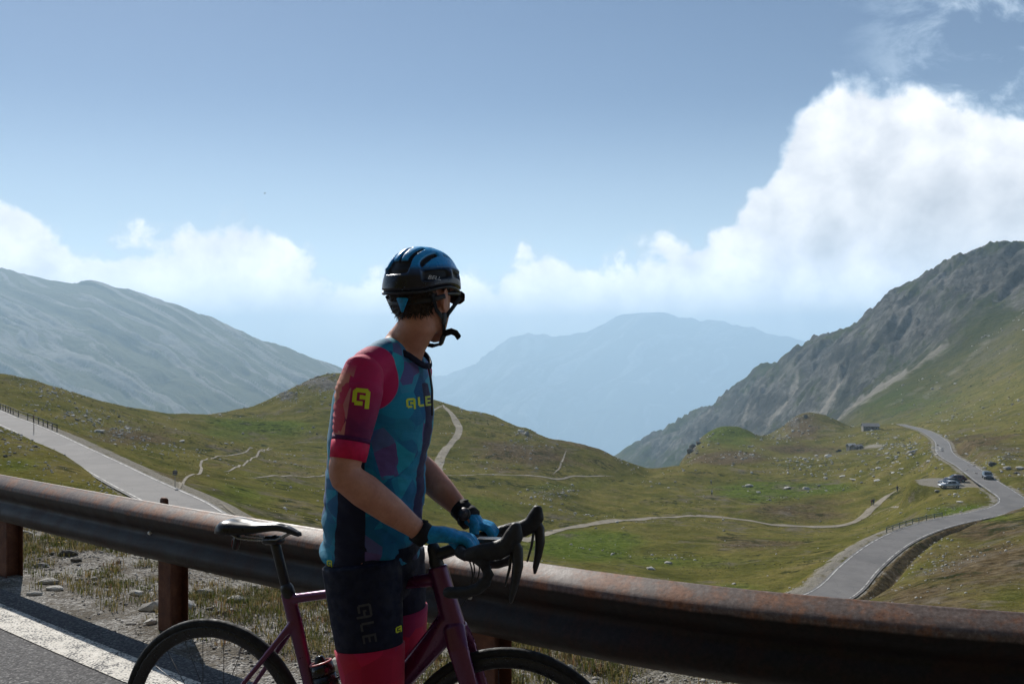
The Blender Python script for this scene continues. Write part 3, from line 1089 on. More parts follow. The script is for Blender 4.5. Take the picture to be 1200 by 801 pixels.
track('footpath', [(259, 590), (268, 597), (275, 603)], 0.5)
track('footpath', [(340, 521), (365, 518), (390, 517)], 0.5)
track('footpath', [(648, 556), (656, 548), (661, 535), (664, 528)], 0.45)

# ------------------------------------------------------------------ the road we stand on, its verge and the rusty guardrail
RAIL_CTRL = [(-16, 17.2, .60), (-11, 13.0, .60), (-6.5, 9.33, .62), (-3.5, 6.8, .642), (-1.85, 5.39, .664), (-1.05, 4.72, .682), (.129, 3.75, .708), (.685, 3.365, .72), (1.143, 3.145, .726),
             (1.56, 2.99, .73), (2.5, 2.70, .735), (4, 2.36, .74), (6, 2.02, .74), (9, 1.7, .74), (13, 1.4, .74)]
rail_line = catmull(RAIL_CTRL, 0.125)
rail_np = np.array([tuple(p) for p in rail_line])


def rail_frame(i):
    a = Vector(rail_np[max(0, i - 1)])
    b = Vector(rail_np[min(len(rail_np) - 1, i + 1)])
    t = Vector((b.x - a.x, b.y - a.y, 0)).normalized()
    return t, Vector((t.y, -t.x, 0))      # along, towards the road


def along_strip(name, offs, zf, mat, step=1, i0=0, i1=None, uvw=False):
    """sheet following the rail; offs are distances from the rail, + towards the road"""
    idx = range(i0, i1 or len(rail_np), step)
    V = []
    for i in idx:
        t, r = rail_frame(i)
        for o_ in offs:
            q = Vector(rail_np[i]) + r * o_
            V.append((q.x, q.y, zf(q.x, q.y, o_)))
    me = mesh_np(name, V, grid_quads(len(idx), len(offs)))
    off_attr = np.tile(np.array(offs), len(idx))
    set_attr(me, 'across', off_attr)
    o = link(name, me, mat)
    o['kind'] = 'structure'
    return o


def vz(x, y, off):
    xa, ya = np.array([x]), np.array([y])
    n1 = float(fbm(xa / 0.5, ya / 0.5, 4, 301)[0] - 0.5)
    base = np.interp(off, [-6, -4.6, -3.4, -2.6, -1.6, -0.6, 0.05, 0.5, 1.0], [-4.2, -2.4, -0.85, -0.32, -0.15, -0.085, -0.05, -0.03, -0.06])
    k = np.interp(off, [-6, -2, -0.4, 0.2, 0.5], [0.5, 0.14, 0.07, 0.03, 0.0])
    return float(base) + n1 * float(k)


def asphalt_near(nt, b):
    v = objco(nt)
    ag = nt.voro(v, 95.0, out='Color')
    agd = nt.voro(v, 95.0)
    big = nt.noise(v, 1.3, 5.0, 0.6)
    fine = nt.noise(v, 60.0, 5.0, 0.7)
    g = nt.xyz(ag)[0]
    c = nt.ramp(g, [(0.0, (0.042, 0.041, 0.043)), (0.5, (0.105, 0.102, 0.103)), (0.85, (0.185, 0.18, 0.178)), (1.0, (0.33, 0.32, 0.31))])
    c = nt.mix(nt.maprange(big, 0.35, 0.7, 0, 0.35), c, (0.11, 0.107, 0.106))
    c = nt.mix(nt.maprange(fine, 0.42, 0.6, 0.0, 0.5), c, (0.045, 0.044, 0.047))
    nt.put(b.inputs['Base Color'], c)
    b.inputs['Roughness'].default_value = 0.88
    b.inputs['Specular IOR Level'].default_value = 0.3
    bump(nt, b, nt.math('ADD', nt.math('MULTIPLY', agd, -1.0), nt.math('MULTIPLY', fine, 0.4)), 0.9, 0.006)


def line_near(nt, b):
    v = objco(nt)
    agd = nt.voro(v, 90.0)
    n = nt.noise(v, 9.0, 6.0, 0.7)
    wear = nt.maprange(nt.math('ADD', nt.math('MULTIPLY', n, 0.75), nt.math('MULTIPLY', agd, 0.45)), 0.59, 0.73)
    paint = nt.ramp(nt.noise(v, 30.0, 4.0, 0.6), [(0.3, (0.62, 0.58, 0.51)), (0.7, (0.80, 0.76, 0.68))])
    nt.put(b.inputs['Base Color'], nt.mix(wear, paint, (0.10, 0.098, 0.095)))
    b.inputs['Roughness'].default_value = 0.8
    bump(nt, b, nt.math('MULTIPLY', agd, -1.0), 0.9, 0.006)


def verge_mat(nt, b):
    v = objco(nt)
    st = nt.xyz(nt.voro(v, 75.0, out='Color'))[0]
    sd_ = nt.voro(v, 75.0)
    n = nt.noise(v, 2.2, 6.0, 0.65)
    f = nt.noise(v, 25.0, 6.0, 0.7)
    gr = nt.ramp(st, [(0.0, (0.10, 0.092, 0.082)), (0.4, (0.24, 0.225, 0.20)), (0.8, (0.38, 0.36, 0.33)), (1.0, (0.52, 0.50, 0.46))])
    soil = nt.ramp(f, [(0.3, (0.045, 0.036, 0.024)), (0.7, (0.14, 0.115, 0.078))])
    turf = nt.ramp(f, [(0.3, (0.045, 0.045, 0.016)), (0.7, (0.15, 0.13, 0.055))])
    c = nt.mix(nt.maprange(nt.math('MULTIPLY_ADD', n, 0.6, nt.math('MULTIPLY', f, 0.5)), 0.50, 0.62, 0, 0.85), gr, soil)
    far = nt.maprange(nt.math('MULTIPLY_ADD', n, 1.6, nt.math('MULTIPLY', nt.attr('across'), 0.55)), 0.34, -0.45)
    c = nt.mix(far, c, turf)
    nt.put(b.inputs['Base Color'], c)
    b.inputs['Roughness'].default_value = 0.95
    b.inputs['Specular IOR Level'].default_value = 0.2
    bump(nt, b, nt.math('ADD', nt.math('MULTIPLY', sd_, -0.8), nt.math('MULTIPLY', f, 0.8)), 0.9, 0.02)


def shoulder_mat(nt, b):
    asphalt_near(nt, b)


M_ASPH = material('asphalt', asphalt_near)
M_LINE = material('worn_white_paint', line_near)
M_VERGE = material('gravel_verge', verge_mat)
RI0, RI1 = 8, len(rail_np) - 8
along_strip('near_road', [0.20, 0.24, 0.32, 0.6, 1.0, 2.0, 3.0, 4.0, 5.2, 6.2], lambda x, y, o: 0.0 if o > 0.23 else (-0.012 if o > 0.21 else -0.05), M_ASPH, 2, RI0, RI1)
along_strip('white_edge_line', [0.40, 0.47, 0.54, 0.615], lambda x, y, o: 0.004, M_LINE, 1, RI0, RI1)
along_strip('roadside_ground', [0.35, 3.0, 8.0, 20.0, 60.0], lambda x, y, o: -0.14, M_VERGE, 4, RI0, RI1)
verge = along_strip('gravel_verge', [-6.0, -5.2, -4.6, -4.0, -3.4, -3.0, -2.6, -2.3, -2.0, -1.8, -1.6, -1.4, -1.2, -1.0, -.85, -.7, -.55, -.4, -.25, -.12, 0.0, .12, .2, .3, .5], vz, M_VERGE, 1, 2, len(rail_np) - 2)
VERGE = bvh_of(verge.data)


def verge_z(x, y):
    h = VERGE.ray_cast(Vector((x, y, 5)), Vector((0, 0, -1)))
    return (h[0].z, h[1]) if h[0] is not None else (None, None)


# unseen slope behind the camera, added and steepened to block sky light
def build_shade_bank():
    us = np.linspace(-60, 60, 130)
    vs = np.concatenate([np.linspace(0, 8, 24), np.linspace(8, 90, 50)[1:]])
    V = []
    xr, yr = rail_np[::8, 0], rail_np[::8, 1]
    for q in vs:
        for x in us:
            y0 = np.interp(np.clip(x, -10, 10), xr, yr) - 6.6 - 0.25 * abs(x) ** 0.9
            V.append((x, y0 - q, q))
    V = np.array(V)
    q = V[:, 2].copy()
    n = fbm(V[:, 0] / 4, V[:, 1] / 4, 5, 401) - 0.5
    V[:, 2] = -0.05 + np.where(q < 1.2, -0.25 * np.sin(np.clip(q / 1.2, 0, 1) * math.pi), 0) + np.maximum(q - 1.0, 0) * 1.25 + n * np.clip(q, 0, 2.0)
    me = mesh_np('shade_bank', V, grid_quads(len(vs), len(us)))
    for nm in ('rock', 'lush', 'brown', 'scree', 'gravel', 'highland', 'cliff'):
        set_attr(me, nm, np.full(len(V), 0.1 if nm == 'rock' else (0.5 if nm == 'brown' else 0.0)))
    o = link('shade_bank', me, M_LAND)
    o['kind'] = 'structure'


build_shade_bank()


def corten(nt, b):
    v = objco(nt)
    n = nt.noise(v, 7.0, 8.0, 0.7)
    f = nt.noise(v, 60.0, 6.0, 0.7)
    streak = nt.noise(nt.mapping(v, (14.0, 14.0, 2.2)), 1.0, 6.0, 0.65)
    base = nt.ramp(f, [(0.3, (0.085, 0.060, 0.052)), (0.55, (0.165, 0.128, 0.112)), (0.75, (0.28, 0.23, 0.205))])
    rust = nt.ramp(f, [(0.3, (0.13, 0.052, 0.026)), (0.7, (0.34, 0.16, 0.085))])
    rm = nt.maprange(nt.math('MULTIPLY_ADD', n, 0.75, nt.math('MULTIPLY', streak, 0.35)), 0.50, 0.66)
    c = nt.mix(rm, base, rust)
    # lit top and shaded face put into the colour: wave pale above, near-black below
    worn_lit = nt.maprange(nt.math('ADD', nt.attr('worn_lit'), nt.math('MULTIPLY_ADD', n, 0.5, -0.25)), 0.30, 0.70)
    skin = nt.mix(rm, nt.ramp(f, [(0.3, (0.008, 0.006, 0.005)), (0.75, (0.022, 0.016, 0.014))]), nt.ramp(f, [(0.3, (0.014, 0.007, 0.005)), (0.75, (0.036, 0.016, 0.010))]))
    c = nt.mix(worn_lit, skin, c)
    spots = nt.maprange(nt.voro(v, 55.0), 0.16, 0.08)
    c = nt.mix(nt.math('MULTIPLY', spots, nt.maprange(n, 0.45, 0.6, 0.0, 0.7)), c, (0.05, 0.022, 0.012))
    nt.put(b.inputs['Base Color'], c)
    nt.put(b.inputs['Roughness'], nt.maprange(n, 0.3, 0.7, 0.45, 0.6))
    b.inputs['Specular IOR Level'].default_value = 0.25
    bump(nt, b, nt.math('MULTIPLY_ADD', f, 0.6, nt.math('MULTIPLY', n, 0.5)), 0.35, 0.004)


def post_rust(nt, b):
    v = objco(nt)
    n = nt.noise(v, 14.0, 7.0, 0.7)
    nt.put(b.inputs['Base Color'], nt.ramp(n, [(0.3, (0.060, 0.020, 0.009)), (0.5, (0.12, 0.042, 0.018)), (0.7, (0.19, 0.075, 0.034))]))
    b.inputs['Roughness'].default_value = 0.75
    b.inputs['Metallic'].default_value = 0.15
    bump(nt, b, nt.noise(v, 70.0, 5.0, 0.7), 0.4, 0.003)


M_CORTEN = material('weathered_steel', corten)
M_POST = material('rusty_post_steel', post_rust)
M_BOLT = speckled('galvanised_bolt', (0.55, 0.55, 0.53), 0.2, 60, 0.35, 0.9)

# W profile: (distance towards the road, height from the top edge), smooth waves
WP = [(0.000, 0.000), (0.006, -0.004), (0.018, -0.010), (0.044, -0.023), (0.066, -0.038), (0.078, -0.048), (0.083, -0.056), (0.084, -0.080), (0.078, -0.100), (0.066, -0.120), (0.054, -0.136), (0.046, -0.147), (0.044, -0.158),
      (0.046, -0.169), (0.054, -0.180), (0.066, -0.196), (0.076, -0.216), (0.082, -0.232), (0.081, -0.250), (0.074, -0.266), (0.060, -0.280), (0.040, -0.294), (0.018, -0.306), (0.000, -0.316)]


def rail_beam(i0, i1, proud):
    V, Fq = [], []
    th = 0.003
    n_ = len(WP)
    rows = list(range(i0, i1 + 1))
    for i in rows:
        t, r = rail_frame(i)
        c = Vector(rail_np[i])
        for layer in (0, 1):
            for (p, z) in WP:
                q = c + r * (p + 0.015 + proud - layer * th)
                V.append((q.x, q.y, c.z + z))
    m = 2 * n_
    for k in range(len(rows) - 1):
        for j in range(n_ - 1):
            a = k * m + j
            Fq.append((a, a + 1, a + m + 1, a + m))
            a2 = k * m + n_ + j
            Fq.append((a2, a2 + m, a2 + m + 1, a2 + 1))
        a = k * m
        Fq.append((a, a + m, a + m + n_, a + n_))
        a = k * m + n_ - 1
        Fq.append((a, a + n_, a + m + n_, a + m))
    return V, Fq


# post places: two of them stand where the photograph shows them, 2.1 m apart
def near_index(x, y):
    return int(np.argmin((rail_np[:, 0] - x) ** 2 + (rail_np[:, 1] - y) ** 2))


post_idx = [near_index(*p) for p in [(-6.75, 9.5), (-5.1, 8.15), (-3.48, 6.78), (-1.89, 5.42), (-0.13, 3.95), (1.75, 2.92), (3.75, 2.4)]]
fence = empty('guardrail', (rail_np[post_idx[3]][0], rail_np[post_idx[3]][1], -0.06), 'long rusty steel crash barrier along the near road behind the cyclist', 'guardrail')


def local(me, root):
    """shift a world-space mesh into the frame of its root empty"""
    me.transform(Matrix.Translation(-Vector(root.location)))
    return me


def sub(name, me, mat, root, smooth=True):
    o = link(name, local(me, root), mat, root, smooth)
    return o


joints = [RI0, (post_idx[0] + post_idx[1]) // 2, (post_idx[2] + post_idx[3]) // 2 - 5, post_idx[4] + 26, len(rail_np) - 10]
joints = [RI0, post_idx[0] + 3, post_idx[3] + 10, post_idx[5] + 3, len(rail_np) - 10]
for k in range(len(joints) - 1):
    V, Fq = rail_beam(joints[k] - (2 if k else 0), joints[k + 1] + 2, 0.0035 * (k % 2))
    me = mesh_np('beam', V, Fq)
    set_attr(me, 'worn_lit', [float(np.interp(-WP[k_ % len(WP)][1], [0, .055, .085, .32], [1, 1, 0, 0])) for k_ in range(len(V))])  # painted light mask: full on the sunlit top, none on the shaded face
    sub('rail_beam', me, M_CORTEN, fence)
for k, i in enumerate(post_idx):
    t, r = rail_frame(i)
    c = Vector(rail_np[i])
    rot = Matrix((t, r, Vector((0, 0, 1)))).transposed()
    mb = MB()
    cc = c - r * 0.075
    zt = c.z - 0.062
    zb = -0.6
    h = zt - zb
    # C section post: web and two flanges
    mb.box((cc.x, cc.y, (zt + zb) / 2), (0.006, 0.10, h), rot)
    for sgn in (-1, 1):
        q = cc + r * (0.053 * sgn) + t * 0.0
        mb.box((q.x, q.y, (zt + zb) / 2), (0.125, 0.006, h), rot)
    p_ = mb.mesh('post')
    po = sub('post', p_, M_POST, fence, False)
    bv = po.modifiers.new('b', 'BEVEL')
    bv.width = 0.002
    # rounded cap bracket peeping over the rail
    mb = MB()
    q = c - r * 0.02
    mb.loft([Vector((q.x, q.y, c.z - 0.09)), Vector((q.x, q.y, c.z + (0.012 if k == 3 else -0.055)))], [(0.014, 0.045), (0.014, 0.036)], ref=r, n=14)
    sub('spacer', mb.mesh('spacer'), M_POST, fence)
    bolt = MB()
    q = c + r * 0.062
    bz = c.z - 0.158
    p0 = Vector((q.x, q.y, bz))
    bolt.ring(p0 - r * 0.002, r, 0.012, [(-0.006, 0), (0.006, 0), (0.006, 0.003), (-0.006, 0.003)], 20)
    bolt.ellipsoid(p0 + r * 0.002, (0.013, 0.013, 0.013), None, 14, 8)
    sub('bolt', bolt.mesh('bolt'), M_BOLT, fence)

# ---- loose stones and grass of the verge
def stone_mesh(seed, rough=0.22, sub_=1, flat=0.65):
    rr = random.Random(seed)
    bm = bmesh.new()
    bmesh.ops.create_icosphere(bm, subdivisions=sub_, radius=1.0)
    ax = [Vector((rr.uniform(-1, 1), rr.uniform(-1, 1), rr.uniform(-1, 1))).normalized() for _ in range(7)]
    lv = [rr.uniform(0.62, 0.95) for _ in range(7)]
    for vtx in bm.verts:
        for a, l in zip(ax, lv):
            d = vtx.co.dot(a)
            if d > l:
                vtx.co -= a * (d - l)
        vtx.co *= 1 + rr.uniform(-rough, rough) * 0.5
        vtx.co.z *= flat
    me = bpy.data.meshes.new('stone')
    bm.to_mesh(me)
    bm.free()
    return me


def stone_paint(nt, b, lo, mid, hi):
    v = objco(nt)
    oi = nt.new('ShaderNodeObjectInfo').outputs['Random']
    n = nt.noise(v, 3.0, 8.0, 0.75)
    c = nt.ramp(n, [(0.3, lo), (0.5, mid), (0.72, hi)])
    lich = nt.maprange(nt.noise(v, 1.6, 7.0, 0.75), 0.56, 0.66)
    c = nt.mix(nt.math('MULTIPLY', lich, 0.5), c, (0.11, 0.10, 0.055))
    k = nt.maprange(oi, 0, 1, 0.65, 1.25, False)
    c = nt.mix(1.0, c, nt.comb(k, k, k), 'MULTIPLY')
    nt.put(b.inputs['Base Color'], c)
    b.inputs['Roughness'].default_value = 0.92
    b.inputs['Specular IOR Level'].default_value = 0.2
    bump(nt, b, nt.noise(v, 9.0, 7.0, 0.75), 0.6, 0.05)


M_STONE = material('schist_stone', lambda nt, b: stone_paint(nt, b, (0.10, 0.094, 0.083), (0.23, 0.215, 0.19), (0.40, 0.38, 0.34)))
M_STONE_DARK = material('dark_schist', lambda nt, b: stone_paint(nt, b, (0.045, 0.042, 0.038), (0.10, 0.094, 0.085), (0.2, 0.19, 0.17)))


def gravel_mat(nt, b):
    rnd = nt.attr('tone')
    n = nt.noise(objco(nt), 40.0, 4.0, 0.7)
    c = nt.ramp(nt.math('MULTIPLY_ADD', n, 0.35, nt.math('MULTIPLY', rnd, 0.8)), [(0.1, (0.10, 0.092, 0.082)), (0.45, (0.22, 0.205, 0.185)), (0.8, (0.38, 0.36, 0.33)), (1.0, (0.52, 0.50, 0.46))])
    nt.put(b.inputs['Base Color'], c)
    b.inputs['Roughness'].default_value = 0.9


def scatter_on_verge(n, weight, seed):
    rr = random.Random(seed)
    out = []
    tries = 0
    while len(out) < n and tries < n * 30:
        tries += 1
        i = rr.randrange(RI0 + 20, RI1 - 20)
        off = rr.uniform(-2.9, 0.24)
        t, r = rail_frame(i)
        q = Vector(rail_np[i]) + r * off + t * rr.uniform(-0.06, 0.06)
        if q.y < 0.5 or abs(q.x / q.y) > 0.62:
            continue
        cl = float(fbm(np.array([q.x / 0.45]), np.array([q.y / 0.45]), 3, 555)[0])
        if rr.random() > weight(off, cl):
            continue
        z, nm = verge_z(q.x, q.y)
        if z is None:
            continue
        out.append((q.x, q.y, z, off, cl, rr.random()))
    return out


def build_gravel():
    base = [stone_mesh(900 + k) for k in range(6)]
    bv_ = [verts_np(m) for m in base]
    bf_ = [np.array([tuple(p.vertices) for p in m.polygons]) for m in base]
    sp = scatter_on_verge(11000, lambda o, c: np.interp(o, [-2.9, -1.6, -0.4, 0.1, 0.24], [.15, .35, .9, 1, .5]) * (1.0 if c < 0.52 else 0.35), 61)
    VV, FF, TT = [], [], []
    off = 0
    rr = random.Random(5)
    for (x, y, z, o_, c, q) in sp:
        k = rr.randrange(6)
        s = 0.004 + 0.011 * rr.random() ** 2.6 + (0.018 if rr.random() < 0.02 else 0)
        if o_ > 0.05:
            s *= 0.65
        a = rr.uniform(0, 6.28)
        ca_, sa_ = math.cos(a), math.sin(a)
        vv = bv_[k] * np.array([s, s * rr.uniform(.6, 1), s * rr.uniform(.5, .9)])
        vv = np.stack([vv[:, 0] * ca_ - vv[:, 1] * sa_ + x, vv[:, 0] * sa_ + vv[:, 1] * ca_ + y, vv[:, 2] + z + s * 0.25], 1)
        VV.append(vv)
        FF.append(bf_[k] + off)
        TT.append(np.full(len(vv), rr.random()))
        off += len(vv)
    me = mesh_np('verge_gravel', np.concatenate(VV), np.concatenate(FF))
    set_attr(me, 'tone', np.concatenate(TT))
    o = link('verge_gravel', me, material('loose_gravel', gravel_mat), None, False)
    o['kind'] = 'stuff'


build_gravel()


def blade_mat(nt, b):
    t = nt.attr('tone')
    c = nt.ramp(t, [(0.0, (0.045, 0.070, 0.014)), (0.35, (0.095, 0.110, 0.026)), (0.6, (0.20, 0.165, 0.060)), (0.85, (0.31, 0.235, 0.110)), (1.0, (0.20, 0.10, 0.055))])
    nt.put(b.inputs['Base Color'], c)
    b.inputs['Roughness'].default_value = 0.7
    b.inputs['Specular IOR Level'].default_value = 0.2
    tr = nt.new('ShaderNodeBsdfTranslucent')
    nt.put(tr.inputs['Color'], c)
    mx_ = nt.new('ShaderNodeMixShader')
    mx_.inputs[0].default_value = 0.35
    out = nt.n['Material Output']
    nt.l.new(b.outputs[0], mx_.inputs[1])
    nt.l.new(tr.outputs[0], mx_.inputs[2])
    nt.l.new(mx_.outputs[0], out.inputs['Surface'])


def build_grass():
    sp = scatter_on_verge(8000, lambda o, c: np.interp(o, [-2.9, -1.2, -0.6, -0.25, 0.02], [1, 1, .9, .35, 0.0]) * smooth01(np.array([c]), 0.30, 0.52)[0], 62)
    rr = random.Random(6)
    VV, FF, TT = [], [], []
    off = 0
    for (x, y, z, o_, c, q) in sp:
        dry = min(1.0, max(0.0, rr.gauss(0.52, 0.2)))
        hgt = rr.uniform(0.025, 0.085) * (1.25 if o_ < -1.2 else 0.9)
        for k in range(rr.randrange(12, 24)):
            a = rr.uniform(0, 6.28)
            lean = rr.uniform(0.1, 1.1)
            h = hgt * rr.uniform(0.5, 1.15)
            bx, by = x + rr.gauss(0, 0.034), y + rr.gauss(0, 0.034)
            dx, dy = math.cos(a), math.sin(a)
            wv = rr.uniform(0.0014, 0.0032)
            px, py = -dy * wv, dx * wv
            p1 = (bx + dx * h * lean * 0.35, by + dy * h * lean * 0.35, z + h * 0.6)
            p2 = (bx + dx * h * lean, by + dy * h * lean, z + h * (1 - 0.3 * lean))
            VV += [(bx - px, by - py, z - 0.01), (bx + px, by + py, z - 0.01), (p1[0] + px * .8, p1[1] + py * .8, p1[2]), (p1[0] - px * .8, p1[1] - py * .8, p1[2]), p2]
            FF += [(off, off + 1, off + 2), (off, off + 2, off + 3), (off + 3, off + 2, off + 4)]
            tn = min(1, max(0, dry + rr.gauss(0, 0.12)))
            TT += [tn] * 5
            off += 5
    me = mesh_np('verge_grass', VV, FF)
    set_attr(me, 'tone', TT)
    o = link('verge_grass', me, material('dry_grass', blade_mat), None, False)
    o['kind'] = 'stuff'
    # yellow and pale flowers among it
    mb = MB()
    mb2 = MB()
    spots = [on_level(70, 632, -0.1), on_level(88, 640, -0.1)]
    for k in range(70):
        if k < 34:
            c = spots[k % 2] + Vector((rr.gauss(0, 0.09), rr.gauss(0, 0.12), 0))
        else:
            s_ = sp[rr.randrange(len(sp))]
            if s_[3] > -0.6:
                continue
            c = Vector((s_[0], s_[1], 0))
        z, _ = verge_z(c.x, c.y)
        if z is None:
            continue
        h = rr.uniform(0.03, 0.09)
        r_ = rr.uniform(0.006, 0.011)
        top_ = Vector((c.x + rr.gauss(0, .01), c.y + rr.gauss(0, .01), z + h))
        mb2.loft([Vector((c.x, c.y, z)), top_], [0.0012, 0.0010], n=4, round_ends=False)
        vs = [top_ + Vector((0, 0, 0.003))]
        for q in range(10):
            a = q * math.pi / 5
            rq = r_ if q % 2 == 0 else r_ * 0.55
            vs.append(top_ + Vector((math.cos(a) * rq, math.sin(a) * rq, 0.002 + 0.002 * (q % 2))))
        mb.add(vs, [(0, 1 + q, 1 + (q + 1) % 10) for q in range(10)])
    o = mb.build('verge_flowers', speckled('yellow_petals', (0.75, 0.52, 0.03), 0.15, 40, 0.7), None, False)
    o['kind'] = 'stuff'
    o = mb2.build('verge_flower_stems', speckled('flower_stem', (0.07, 0.10, 0.03), 0.2, 40, 0.7), None, False)
    o['kind'] = 'stuff'


build_grass()

M_STONE_PALE = material('pale_lichened_stone', lambda nt, b: stone_paint(nt, b, (0.30, 0.285, 0.255), (0.48, 0.46, 0.42), (0.66, 0.64, 0.59)))
VST = [  # u, v, length, width, height, label, dark
    (196, 716, .30, .14, .085, 'long flat pale stone lying behind the guardrail post left of the rear wheel', 0),
    (152, 782, .0, 0, 0, '', 0),
    (176, 737, .07, .05, .04, 'small pale stone touching the foot of the guardrail post', 0),
    (56, 686, .16, .10, .05, 'grey flat rock in the gravel right of the leftmost post', 0),
    (64, 695, .12, .07, .035, 'pale angular slab just below the grey flat rock in the gravel', 0),
    (80, 648, .14, .09, .06, 'dark rock under the yellow flowers below the guardrail', 1),
    (48, 662, .10, .06, .04, 'small grey rock between dry grass tufts below the guardrail', 0),
    (20, 626, .28, .14, .06, 'pale slab at the top of the verge beside the leftmost post', 0),
    (90, 656, .09, .06, .04, 'small dark stone right below the dark rock under the flowers', 1),
    (40, 702, .10, .06, .03, 'thin pale stone at the road edge near the leftmost post', 0),
    (238, 695, .13, .08, .06, 'grey stone in the grass above the rear wheel', 0),
    (276, 704, .11, .07, .05, 'weathered grey stone in the grass right above the rear tyre', 0),
    (399, 792, .13, .10, .09, 'smooth grey stone on the gravel beside the water bottle', 0),
    (392, 780, .08, .07, .06, 'dark stone behind the smooth grey stone near the bottle', 1),
    (160, 698, .10, .06, .04, 'light stone in the verge left of the long flat stone', 0),
    (665, 770, .07, .05, .035, 'pale pebble in the grass under the rail right of the front wheel', 0),
]
for k, (u, v, a, b_, c, lab, dk) in enumerate(VST):
    if not lab:
        continue
    p = on_level(u, v, -0.08)
    z, _ = verge_z(p.x, p.y)
    me = stone_mesh(1200 + k, 0.16, 2, 1.0)
    me.transform(Matrix.Rotation(random.Random(k).uniform(-.4, .4), 4, 'Z') @ Matrix.Diagonal((a * .55, b_ * .55, c * .6, 1)))
    o = link('verge_stone', me, M_STONE_DARK if dk else M_STONE_PALE, None, False)
    o.location = (p.x, p.y, (z if z is not None else -0.1) + c * 0.18)
    tag(o, lab, 'stone', 'stones lying on the gravel verge')

# ------------------------------------------------------------------ the road bicycle (local x = ahead, y = to its left)
BIKE_AT = Vector((-0.933, 3.11, 0.0))
BIKE_ROT = math.atan2(-0.318, 0.949)
bike = empty('road_bicycle', BIKE_AT, 'dark purple road bicycle with drop handlebar and disc wheels held by the cyclist', 'bicycle', None, BIKE_ROT)
BF = Matrix.Translation(BIKE_AT) @ Matrix.Rotation(BIKE_ROT, 4, 'Z')
ST_A = Vector((0.806, 0, 0.735))
ST_B = Vector((0.757, 0, 0.895))
STEER = Matrix.Translation(ST_A) @ Matrix.Rotation(math.radians(9), 4, (ST_B - ST_A).normalized()) @ Matrix.Translation(-ST_A)


def frame_paint(nt, b):
    v = objco(nt)
    lw = nt.new('ShaderNodeLayerWeight')
    lw.inputs[0].default_value = 0.4
    c = nt.mix(lw.outputs['Facing'], (0.125, 0.016, 0.065), (0.080, 0.016, 0.115))
    n = nt.noise(v, 180.0, 3.0)
    c = nt.mix(nt.maprange(n, 0.4, 0.7, 0, 0.25), c, (0.16, 0.03, 0.09))
    nt.put(b.inputs['Base Color'], c)
    b.inputs['Metallic'].default_value = 0.35
    nt.put(b.inputs['Roughness'], nt.maprange(nt.noise(v, 9.0, 4.0), 0.3, 0.7, 0.24, 0.38))
    b.inputs['Coat Weight'].default_value = 0.6
    b.inputs['Coat Roughness'].default_value = 0.08


M_FRAME = material('purple_paint', frame_paint)
M_BLACK = speckled('black_alloy', (0.016, 0.016, 0.017), 0.3, 50, 0.42, 0.0, 0.5)
M_CARBON = speckled('carbon_rim', (0.012, 0.012, 0.013), 0.3, 90, 0.35, 0.0, 0.5)
M_RUBBER = speckled('tyre_rubber', (0.014, 0.014, 0.014), 0.3, 70, 0.72, 0.0, 0.35, bs=0.3)
M_TAPE = speckled('bar_tape', (0.014, 0.014, 0.015), 0.3, 60, 0.62, bs=0.4, bd=0.003)
M_STEEL = speckled('steel', (0.35, 0.35, 0.35), 0.15, 80, 0.3, 0.9)
M_SADDLE = speckled('saddle_leather', (0.014, 0.014, 0.016), 0.2, 12, 0.40, 0.0, 0.5, bs=0.03)
M_LAMP = speckled('red_lens', (0.16, 0.006, 0.004), 0.1, 50, 0.2)


def bpart(name, mb, mat, parent=None, mtx=None, smooth=True):
    me = mb.mesh(name)
    if mtx is not None:
        me.transform(mtx)
    return link(name, me, mat, parent or bike, smooth)


V3 = lambda *a: Vector(a)
fr = MB()
fr.loft([V3(.41, 0, .275), V3(.36, 0, .445), V3(.315, 0, .60), V3(.288, 0, .70), V3(.265, 0, .778)], [(.024, .019), (.022, .017), (.022, .016), (.025, .017), (.023, .017)], (1, 0, 0), 18)
fr.loft([V3(.262, 0, .757), V3(.40, 0, .785), V3(.60, 0, .826), V3(.74, 0, .855), V3(.775, 0, .862)], [(.015, .015), (.014, .017), (.015, .019), (.020, .021), (.022, .019)], (0, 0, 1), 18)
fr.loft([V3(.405, 0, .275), V3(.50, 0, .385), V3(.65, 0, .56), V3(.755, 0, .685), V3(.79, 0, .74)], [(.028, .030), (.029, .027), (.032, .027), (.038, .028), (.034, .026)], (-.7, 0, .7), 18)
fr.loft([ST_A + V3(.004, 0, -.012), ST_A.lerp(ST_B, .5), ST_B], [(.036, .028), (.031, .026), (.029, .027)], (1, 0, 0), 20, False)
for sg in (-1, 1):
    fr.loft([V3(.40, sg * .028, .275), V3(.30, sg * .045, .285), V3(.12, sg * .062, .318), V3(.0, sg * .068, .338)], [(.018, .008), (.014, .008), (.010, .008), (.012, .007)], (0, 0, 1), 12)
    fr.loft([V3(.0, sg * .068, .338), V3(.12, sg * .056, .478), V3(.235, sg * .030, .622), V3(.288, sg * .010, .690)], [(.009, .007), (.008, .007), (.010, .008), (.014, .010)], (1, 0, 0), 12)
fr.loft([V3(.41, -.042, .275), V3(.41, .042, .275)], [.024, .024], (0, 0, 1), 18)
link('frame', fr.remesh('frame', .0042, 4), M_FRAME, bike)

